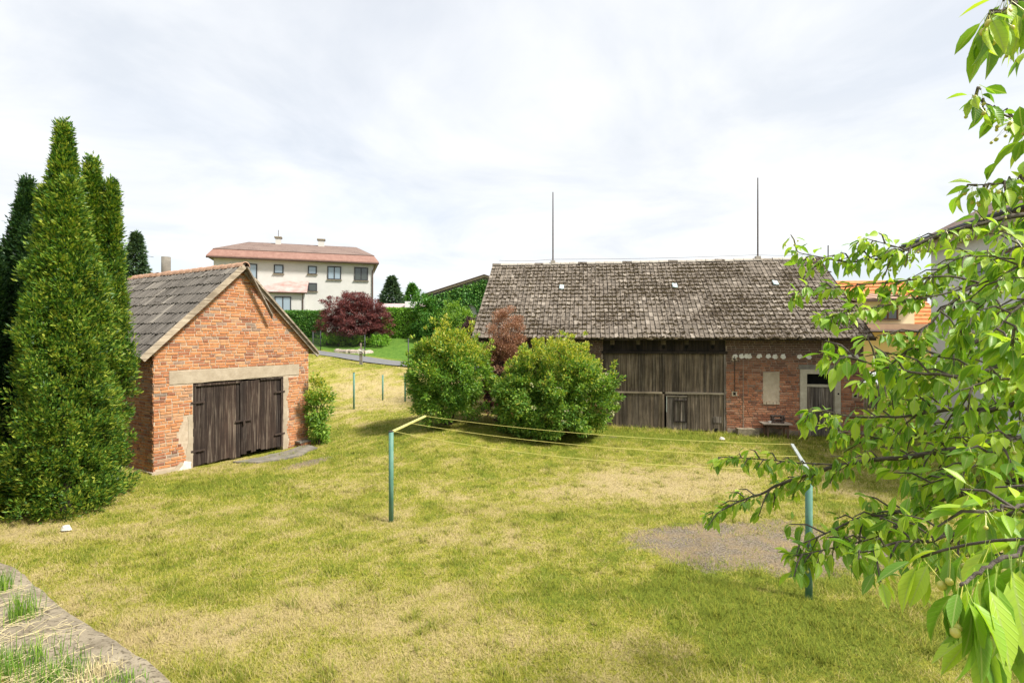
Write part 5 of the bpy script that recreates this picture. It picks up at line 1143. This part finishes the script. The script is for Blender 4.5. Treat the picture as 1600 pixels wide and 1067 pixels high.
# ------------------------------------------------------------------ cherry tree
CT = np.array([4.7, 3.3, 0.0]); tree = empty('cherry_tree', tuple(CT), 0, 'cherry tree reaching in from the right with green unripe fruit', 'tree')
MB().tube([(0, 0, -.2), (.05, .0, .8), (-.05, .05, 2.0), (-.1, 0, 3.2), (0, -.1, 4.4), (-.2, -.3, 5.4)], [.17, .14, .13, .11, .08, .04], 10).build('trunk', M['greybark'], tree, True)
rc = np.random.default_rng(700)
def leaf_shape(bend, fold):
    V = []; st_ = [(0, 0), (.10, .10), (.28, .21), (.52, .245), (.75, .165), (.92, .05), (1.0, 0)]
    for t_, w_ in st_:
        z = -bend * t_ * t_; V += [(-w_, t_, z + fold * w_ * 1.0), (0, t_, z), (w_, t_, z + fold * w_)]
    F = []
    for k in range(6):
        q = k * 3
        if k == 0: F += [(1, 4, 3), (1, 5, 4)]
        elif k == 5: F += [(q, q + 1, q + 4), (q + 1, q + 2, q + 4)]
        else: F += [(q, q + 1, q + 4, q + 3), (q + 1, q + 2, q + 5, q + 4)]
    # petiole
    n = len(V); V += [(-.012, -.28, .10), (.012, -.28, .10), (.012, .01, 0), (-.012, .01, 0)]; F.append((n, n + 1, n + 2, n + 3))
    return V, F
LEAF_AT = lambda V: dict(lx=[abs(v[0]) / .245 for v in V], ly=[v[1] for v in V])
LV = [leaf_shape(b_, f_) for b_, f_ in ((.05, .35), (.18, .25), (.30, .5), (.12, .15), (.40, .3), (.22, .6))]
leaf_items = {}; fruits = []
branches = []
def add_branch(pts, r0, r1, parent_i=None):
    """pts: (px, py, distance) from root to tip; smooth polyline in the tree's space"""
    Q = [P3(*p) - CT for p in pts] if not isinstance(pts[0], np.ndarray) else pts
    Q = np.array(Q); n = max(6, int(np.sum(np.linalg.norm(np.diff(Q, axis=0), axis=1)) / .07)); t_ = np.linspace(0, len(Q) - 1, n)
    S = np.stack([np.interp(t_, np.arange(len(Q)), Q[:, k]) for k in range(3)], 1)
    for _ in range(2): S[1:-1] = (S[:-2] + 2 * S[1:-1] + S[2:]) / 4
    S[1:-1] += rc.normal(0, .007 if r0 > .02 else .003, S[1:-1].shape); S[1:-1] = (S[:-2] + 2 * S[1:-1] + S[2:]) / 4
    o = MB().tube([tuple(s) for s in S], list(np.linspace(r0 * .62, r1 * .8, n)), 7).build('branch', M['greybark'], tree, True)
    branches.append((o, S)); leaf_items[o.name] = (o, []); return o, S
def spray(o, p, d, k, size, droop=.75):
    """a whorl of k hanging leaves at p on a shoot running along d"""
    for _ in range(k):
        side = rc.normal(size=3); side -= d * np.dot(side, d); side /= np.linalg.norm(side)
        A = side * rc.uniform(.5, 1.0) + d * rc.uniform(.0, .6) + np.array([0, 0, -droop * rc.uniform(.5, 1.4)]); A /= np.linalg.norm(A)
        up_ = np.array([0, 0, 1.0]) + side * .5 + rc.normal(size=3) * .45; X_ = np.cross(A, up_); X_ /= np.linalg.norm(X_); Z_ = np.cross(X_, A)
        s = size * rc.uniform(.6, 1.2); wd_ = rc.uniform(.68, .95) * (.82 if droop > 1 else 1)
        q = p + A * s * .28
        leaf_items[o.name][1].append((int(rc.integers(len(LV))), frame(X_ * s * wd_, A * s, Z_ * s, q)))
    if rc.random() < .4:
        for _ in range(int(rc.integers(1, 4))): fruits.append((p, p + np.array([rc.normal(0, .025), rc.normal(0, .025), -rc.uniform(.03, .07)])))
def dress(o, S, start, step, size, twig=.25, k=4, droop=.75, ntw=1.0):
    """leaf whorls along the outer part of a branch and on short side twigs"""
    L_ = np.linalg.norm(np.diff(S, axis=0), axis=1); cum = np.concatenate([[0], np.cumsum(L_)]); tot = cum[-1]; s = tot * start
    while s < tot:
        p = np.array([np.interp(s, cum, S[:, a_]) for a_ in range(3)]); p2 = np.array([np.interp(min(s + .03, tot), cum, S[:, a_]) for a_ in range(3)]); d = p2 - p; d = d / max(np.linalg.norm(d), 1e-6) if np.linalg.norm(d) > 1e-6 else np.array([-1, 0, 0])
        spray(o, p, d, k - 1, size, droop)
        if twig and rc.random() < .9 * ntw:
            v = rc.normal(size=3); v = v - d * np.dot(v, d); v = v / np.linalg.norm(v) * .8 + d * .7 + np.array([0, 0, .1]); v /= np.linalg.norm(v); tl = twig * rc.uniform(.5, 1.3) * (1 - .4 * s / tot)
            e_ = p + v * tl; tp = [p, p + v * tl * .5 + np.array([0, 0, .015]), e_ - np.array([0, 0, .02])]
            MB().tube([tuple(x) for x in tp], [.006, .005, .003], 5).build('twig', M['greybark'], o)
            for f in np.arange(.35, 1.01, .06 / tl if tl > .12 else .5): spray(o, p + (e_ - p) * f, v, k - 1, size, droop)
        s += step * rc.uniform(.7, 1.3)
    spray(o, S[-1], unit((S[-1] - S[-2])[None])[0], k + 2, size * .9, droop * .7)
tr_lo, tr_mid, tr_hi = (1990, 700, 3.3), (1990, 560, 3.3), (1990, 330, 3.3)
spec = [
    # points root -> tip, radii, start, step, leaf size, twig length, leaves per whorl
    ([tr_lo, (1700, 690, 3.5), (1544, 692, 3.5), (1416, 714, 3.6), (1304, 726, 3.75), (1220, 756, 3.9), (1172, 778, 4.0), (1106, 804, 4.1)], .045, .005, .42, .075, .085, .26, 4),
    ([(1304, 726, 3.75), (1240, 722, 3.8), (1180, 716, 3.9), (1122, 714, 4.0)], .010, .004, .1, .075, .08, .12, 4),
    ([tr_lo, (1680, 735, 3.0), (1596, 750, 3.0), (1520, 770, 3.0), (1460, 782, 3.0), (1400, 802, 3.0), (1344, 806, 3.05), (1250, 850, 3.1)], .04, .004, .42, .075, .095, .26, 4),
    ([(1460, 782, 3.0), (1400, 830, 2.9), (1330, 850, 2.95), (1240, 868, 3.0)], .010, .004, .2, .07, .095, .18, 4),
    ([tr_lo, (1700, 790, 2.5), (1568, 806, 2.5), (1480, 838, 2.5), (1400, 850, 2.6), (1340, 862, 2.6)], .03, .004, .42, .075, .10, .25, 4),
    ([tr_mid, (1700, 600, 3.0), (1560, 640, 3.0), (1480, 640, 3.1), (1380, 655, 3.2), (1268, 640, 3.3)], .035, .004, .35, .075, .10, .28, 4),
    ([tr_mid, (1720, 540, 2.8), (1600, 560, 2.8), (1500, 590, 2.8), (1400, 578, 2.85), (1290, 552, 2.9)], .03, .004, .35, .075, .10, .28, 4),
    ([tr_mid, (1700, 480, 3.2), (1594, 500, 3.2), (1480, 560, 3.2), (1420, 540, 3.3), (1360, 600, 3.3)], .03, .004, .35, .075, .095, .30, 4),
    ([tr_hi, (1720, 400, 3.2), (1594, 420, 3.2), (1516, 447, 3.3), (1456, 500, 3.3), (1420, 537, 3.3)], .035, .004, .35, .075, .095, .30, 4),
    ([tr_hi, (1720, 330, 3.3), (1600, 335, 3.3), (1520, 350, 3.35), (1441, 378, 3.4), (1400, 402, 3.45), (1330, 410, 3.6), (1285, 402, 3.7), (1243, 392, 3.8)], .035, .003, .40, .075, .09, .20, 4),
    ([(1420, 392, 3.4), (1385, 380, 3.45), (1350, 372, 3.5)], .008, .003, .1, .07, .085, .1, 4),
    ([(1530, 442, 3.28), (1480, 428, 3.32), (1420, 440, 3.4), (1330, 446, 3.5), (1245, 456, 3.6)], .012, .003, .25, .08, .085, .10, 4),
    ([(1516, 447, 3.3), (1480, 458, 3.32), (1430, 470, 3.35), (1350, 482, 3.4), (1286, 496, 3.45)], .010, .003, .25, .07, .085, .12, 4),
    ([tr_lo, (1720, 760, 3.4), (1600, 800, 3.4), (1520, 840, 3.3), (1440, 870, 3.3)], .03, .004, .3, .07, .09, .3, 4),
    ([tr_mid, (1740, 650, 3.6), (1620, 690, 3.7), (1500, 660, 3.8), (1400, 690, 3.9), (1300, 670, 4.0)], .03, .004, .3, .075, .085, .3, 4),
    ([tr_mid, (1740, 610, 2.6), (1640, 600, 2.5), (1560, 590, 2.5), (1500, 610, 2.5)], .025, .004, .3, .075, .095, .3, 4),
    ([tr_lo, (1740, 720, 2.3), (1660, 690, 2.2), (1590, 680, 2.2), (1530, 720, 2.2)], .025, .004, .35, .07, .10, .25, 4),
    ([tr_hi, (1740, 460, 3.5), (1640, 470, 3.6), (1540, 520, 3.7), (1460, 590, 3.8), (1400, 620, 3.9)], .03, .004, .3, .075, .085, .3, 4),
    ([tr_hi, (1750, 430, 2.6), (1680, 440, 2.5), (1600, 470, 2.45), (1550, 520, 2.4)], .025, .004, .35, .075, .095, .25, 4),
    ([tr_lo, (1760, 780, 1.9), (1680, 770, 1.7), (1600, 790, 1.6), (1540, 800, 1.6)], .022, .004, .45, .07, .10, .2, 4),
    ([tr_mid, (1760, 520, 3.8), (1660, 540, 3.9), (1560, 600, 4.0), (1480, 690, 4.0), (1420, 730, 4.1)], .025, .004, .3, .07, .09, .32, 5),
    ([tr_lo, (1760, 640, 2.9), (1660, 640, 2.8), (1580, 700, 2.8), (1500, 740, 2.8), (1440, 760, 2.9)], .022, .004, .35, .07, .095, .3, 5),
    ([tr_hi, (1760, 380, 2.9), (1680, 390, 2.8), (1610, 400, 2.8), (1560, 440, 2.8), (1500, 520, 2.8)], .022, .004, .35, .07, .095, .3, 5),
    ([tr_mid, (1780, 560, 2.1), (1700, 550, 2.0), (1640, 560, 1.95), (1580, 540, 1.95)], .018, .004, .45, .07, .095, .25, 5),
    ([tr_hi, (1760, 300, 3.6), (1650, 360, 3.8), (1580, 390, 3.9), (1500, 400, 3.9), (1440, 440, 4.0)], .02, .004, .35, .07, .09, .3, 5),
    ([tr_lo, (1760, 860, 3.6), (1660, 880, 3.5), (1580, 860, 3.5), (1500, 880, 3.5), (1420, 840, 3.5)], .02, .004, .35, .07, .09, .28, 5),
    ([tr_mid, (1760, 480, 4.3), (1640, 520, 4.5), (1540, 540, 4.6), (1440, 620, 4.7), (1390, 660, 4.7)], .022, .004, .35, .07, .09, .34, 5),
    # the near boughs
    ([tr_lo, (1900, 800, 1.5), (1700, 830, .95), (1620, 850, .88), (1550, 880, .84), (1500, 915, .82)], .010, .003, .62, .028, .10, 0, 4),
    ([(1640, 845, .90), (1590, 900, .88), (1560, 950, .86), (1530, 985, .86)], .005, .003, .2, .035, .10, 0, 4),
    ([(1640, 845, .90), (1570, 840, .95), (1500, 850, 1.0), (1440, 870, 1.05)], .005, .003, .2, .04, .095, 0, 4),
    ([tr_hi, (1900, 60, 2.0), (1680, -15, 1.35), (1600, 5, 1.25), (1545, 22, 1.2)], .016, .003, .66, .06, .095, .06, 4),
    ([tr_hi, (1800, 100, 2.4), (1650, 75, 2.1), (1590, 62, 2.05), (1556, 52, 2.0)], .012, .003, .66, .07, .075, .06, 3),
    ([tr_hi, (1800, 190, 2.4), (1650, 190, 2.05), (1570, 182, 2.0), (1520, 150, 1.95)], .012, .003, .68, .06, .075, .07, 3),
    ([tr_hi, (1800, 240, 2.2), (1660, 225, 1.7), (1600, 210, 1.65)], .010, .003, .75, .08, .085, .0, 3),
    ([tr_hi, (1800, 290, 2.5), (1660, 295, 2.2), (1590, 285, 2.15), (1525, 290, 2.1)], .012, .003, .66, .06, .08, .08, 3),
]
for pts, r0, r1, st_, stp, sz, tw_, k_ in spec:
    stp *= .8
    o, S = add_branch(pts, r0, r1); dress(o, S, st_, stp, sz, tw_, k_, 1.5 if pts[-1][2] < 1.5 else .8)
allit = []
for nm, (o, its) in leaf_items.items():
    for (k, Mx) in its:
        p = np.array(Mx.translation) + CT; px = 800 + FOC * p[0] / max(p[1], .05); py = 525 - FOC * (p[2] - EYE) / max(p[1], .05); inside = -30 < px < 1630 and -40 < py < 1100
        allit.append((Mx.to_scale().y / max(p[1], .1) if inside else 0, o, k, Mx))
allit.sort(key=lambda a_: -a_[0])
mes = {}
for sc_, o, k, Mx in allit[:300]:
    if k not in mes: lo = mesh_np('leaf', LV[k][0], LV[k][1], M['cherry'], o, True, LEAF_AT(LV[k][0])); mes[k] = lo.data
    else: lo = bpy.data.objects.new('leaf', mes[k]); COL.objects.link(lo); lo.parent = o
    lo.matrix_basis = Mx
VV = []; FF = []; n_ = 0; LX = []; LY = []
for sc_, o, k, Mx in allit[300:]:
    V, F = LV[k]; at_ = LEAF_AT(V); LX += at_['lx']; LY += at_['ly']; VV.append(xf(V, Mx)); FF += [tuple(j + n_ for j in f) for f in F]; n_ += len(V)
lv = mesh_np('leaves_beyond', np.concatenate(VV), FF, M['cherry'], tree, True, dict(lx=LX, ly=LY)); lv['kind'] = 'stuff'
print('cherry leaves', len(allit))
fv = []; ff = []; n_ = 0
for p0_, p in fruits:
    rr = rc.uniform(.006, .009)
    for a_ in range(4):
        ph_ = math.pi * (a_ + .5) / 4
        for q_ in range(6): fv.append((p[0] + rr * math.sin(ph_) * math.cos(q_ * math.pi / 3), p[1] + rr * math.sin(ph_) * math.sin(q_ * math.pi / 3), p[2] + rr * math.cos(ph_)))
    for a_ in range(3):
        for q_ in range(6): ff.append((n_ + a_ * 6 + q_, n_ + a_ * 6 + (q_ + 1) % 6, n_ + a_ * 6 + 6 + (q_ + 1) % 6, n_ + a_ * 6 + 6 + q_))
    ff += [tuple(n_ + q_ for q_ in range(5, -1, -1)), tuple(n_ + 18 + q_ for q_ in range(6))]; n_ += 24
    fv += [tuple(p0_), tuple(p0_ + np.array([.0016, 0, 0])), tuple(p + np.array([.0016, 0, rr])), tuple(p + np.array([0, 0, rr]))]; ff.append((n_, n_ + 1, n_ + 2, n_ + 3)); n_ += 4
mesh_np('unripe_cherries', fv, ff, M['fruit'], tree, True)['kind'] = 'stuff'

# ------------------------------------------------------------------ grass
def inside_garage(x, y, m=.02):
    dx_, dy_ = x - G0[0], y - G0[1]; u = dx_ * ca + dy_ * sa; v = -dx_ * sa + dy_ * ca; return (u > -m) & (u < GW + m) & (v > -m) & (v < GL)
def inside_barn(x, y):
    dx_, dy_ = x - B0[0], y - B0[1]; u = dx_ * cb + dy_ * sb; v = -dx_ * sb + dy_ * cb; return (u > XL - .05) & (u < XR + .05) & (v > WY - .03) & (v < BD)
def on_terrace(x, y): return ((x - TA[0]) * tn[0] + (y - TA[1]) * tn[1]) > -.03
def grass(rects, seed, hmul=1.0):
    r = np.random.default_rng(seed); X_ = []; Y_ = []; Wd = []
    for x0, x1, y0, y1, dens, w in rects:
        n = int((x1 - x0) * (y1 - y0) * dens); X_.append(r.uniform(x0, x1, n)); Y_.append(r.uniform(y0, y1, n)); Wd.append(np.full(n, w))
    cl = 520; cx_ = r.uniform(-9, 9, cl); cy_ = 4.5 + 12 * r.random(cl) ** 1.3; per = 46; n0 = sum(len(q) for q in X_)
    X_.append(np.repeat(cx_, per) + r.normal(0, .045, cl * per)); Y_.append(np.repeat(cy_, per) + r.normal(0, .045, cl * per)); Wd.append(np.full(cl * per, .007))
    x = np.concatenate(X_); y = np.concatenate(Y_); w = np.concatenate(Wd); weed = np.arange(len(x)) >= n0; dry, dirt, lush = fields(x, y)
    vis = (np.abs(x) < y * 1.02 + .8)
    k = vis & ~inside_garage(x, y) & ~inside_barn(x, y) & ~on_terrace(x, y) & (r.random(len(x)) > np.clip(dirt * 1.5 - .35, 0, .93)) & (lush < .5) & ~(np.abs(y - road_y(x)) < 2.1)
    x, y, w, dry, dirt, lush, weed = x[k], y[k], w[k], dry[k], dirt[k], lush[k], weed[k]; n = len(x); dry = np.where(weed, dry * .35, dry)
    z = gz(x, y); tuft = fbm(x * 3.5, y * 3.5, 31, 2); tall = np.exp(-np.minimum(np.abs(-(x - B0[0]) * sb + (y - B0[1]) * cb - WY + .2), 9) ** 2 / .25) * (x > -2) * (x < 12.5)
    big = np.clip((fbm(x * 2.2, y * 2.2, 39, 3) - .55) * 6, 0, 1)
    h = (.022 + .06 * tuft * r.random(n) + .02 * r.random(n) + .05 * big * r.random(n)) * (1.15 - .35 * dry) * hmul * (1 + 2.2 * tall * r.random(n)) * np.where(weed, 1.7, 1.0)
    th_ = r.random(n) * 2 * math.pi; lean = r.uniform(.2, 1.6, n) * (1 + .5 * dry); o = np.stack([np.cos(th_), np.sin(th_), np.zeros(n)], 1)
    s = np.stack([-np.sin(th_), np.cos(th_), np.zeros(n)], 1); b_ = np.stack([x, y, z - .004], 1); w = (w * r.uniform(.7, 1.3, n))[:, None]
    V = np.empty((n, 3, 3)); V[:, 0] = b_ - s * w / 2; V[:, 1] = b_ + s * w / 2; V[:, 2] = b_ + o * (h * lean)[:, None] + np.array([0, 0, 1]) * h[:, None]
    rep = lambda q: np.repeat(q, 3)
    print('blades', n)
    o_ = mesh_np('lawn_grass', V.reshape(-1, 3), np.arange(n * 3).reshape(n, 3), M['blade'], None, False, dict(dry=rep(dry), dirt=rep(dirt), lush=rep(lush)))
    return tag(o_, 'short patchy grass blades of the mown lawn', 'grass', kind='stuff')
grass([(-9, 7, 4.0, 7.5, 3600, .006), (-11, 10, 7.5, 11, 2000, .008), (-15, 14, 11, 15, 1100, .011), (-9, 16, 15, 19.5, 700, .014), (-16, -1, 19.5, 36, 260, .022)], 801)
# tall tufts and straw on the terrace wall
def tuft(px, py, Y_, n, h, mat, seed, label):
    p = P3(px, py, Y_); r = np.random.default_rng(seed); th_ = r.random(n) * 2 * math.pi; b_ = np.stack([p[0] + r.normal(0, .02 + n * .00016, n), p[1] + r.normal(0, .02 + n * .00016, n), np.full(n, TZ - .01)], 1)
    hh_ = h * r.uniform(.4, 1.1, n); le = r.uniform(.05, .5, n); o = np.stack([np.cos(th_), np.sin(th_), np.zeros(n)], 1); s = np.stack([-np.sin(th_), np.cos(th_), np.zeros(n)], 1) * .0017
    mid = b_ + o * (hh_ * le * .35)[:, None] + np.array([0, 0, 1]) * (hh_ * .55)[:, None]; tip = b_ + o * (hh_ * le)[:, None] + np.array([0, 0, 1]) * hh_[:, None]
    V = np.stack([b_ - s, b_ + s, mid + s * .8, mid - s * .8, tip], 1); k = np.arange(n)[:, None] * 5
    F = [(int(q), int(q) + 1, int(q) + 2, int(q) + 3) for q in k[:, 0]] + [(int(q) + 3, int(q) + 2, int(q) + 4) for q in k[:, 0]]
    o_ = mesh_np('grass_tuft', V.reshape(-1, 3), F, mat); o_['kind'] = 'stuff'; return tag(o_, label, 'grass')
tuft(35, 965, 2.98, 150, .19, M['bush'], 811, 'bright green grass tuft on the concrete wall')
tuft(5, 925, 3.3, 90, .17, M['bush'], 812, 'green grass tuft at the left edge of the wall')
tuft(20, 1050, 2.52, 420, .13, M['bush'], 813, 'dense green grass at the lower left corner')
tuft(150, 1055, 2.48, 260, .07, M['straw'], 814, 'dry straw coloured tuft on the concrete wall')
tuft(90, 1060, 2.46, 300, .09, M['bush'], 816, 'green grass tuft between the straw on the wall')
tuft(185, 1072, 2.41, 200, .07, M['bush'], 817, 'low green tuft at the wall end by the straw')
r = np.random.default_rng(815); st = MB()
for k in range(1500):
    sp = r.uniform(-2.5, 2.9); wq = min(max(abs(r.normal(.42, .22)), .10), 1.2); p = TA + td * sp + tn * wq; a_ = r.normal(math.atan2(td[1], td[0]) + .9, .9); l = r.uniform(.03, .22) * (.5 + .8 * min(1, wq * 2))
    if vnoise(sp * 3, wq * 4, 91) < .38: continue
    d = np.array([math.cos(a_), math.sin(a_)]); nrm = np.array([-d[1], d[0]]); cv = r.normal(0, .15) * l; z = TZ + .012 + r.random() * .012; lift = abs(r.normal(0, .012))
    st.tube([(p[0] + d[0] * l * f + nrm[0] * cv * (1 - 4 * f * f), p[1] + d[1] * l * f + nrm[1] * cv * (1 - 4 * f * f), z + lift * (f + .5)) for f in (-.5, -.15, .2, .5)], .0011, 3)
tag(st.build('straw', M['straw']), 'loose dry straw strewn over the concrete wall', 'straw', kind='stuff')
# rough grass of the terrace
n = 60000; r = np.random.default_rng(818); sp = r.uniform(-3, 3.5, n); wq = r.uniform(.30, 2.2, n); kk = r.random(n) < np.clip((wq - .34 + .25 * (fbm(sp * 3, wq * 3, 95, 3) - .5)) * 5, 0, 1); sp, wq = sp[kk], wq[kk]; n = len(sp)
pp = TA[None] + td[None] * sp[:, None] + tn[None] * wq[:, None]; hh_ = r.uniform(.02, .085, n); th_ = r.random(n) * 2 * math.pi; le = r.uniform(.1, 1.3, n)
b_ = np.stack([pp[:, 0], pp[:, 1], np.full(n, TZ - .02)], 1); o = np.stack([np.cos(th_), np.sin(th_), np.zeros(n)], 1); sd_ = np.stack([-np.sin(th_), np.cos(th_), np.zeros(n)], 1) * .0018
V = np.stack([b_ - sd_, b_ + sd_, b_ + o * (hh_ * le)[:, None] + np.array([0, 0, 1]) * hh_[:, None]], 1); dr_ = np.repeat(np.clip(.15 + .7 * fbm(pp[:, 0] * 3, pp[:, 1] * 3, 96, 3), 0, 1), 3)
tag(mesh_np('terrace_grass', V.reshape(-1, 3), np.arange(n * 3).reshape(n, 3), M['blade'], None, False, dict(dry=dr_, dirt=dr_ * 0, lush=dr_ * 0)), 'rough mixed green and dry grass on the terrace corner', 'grass', kind='stuff')
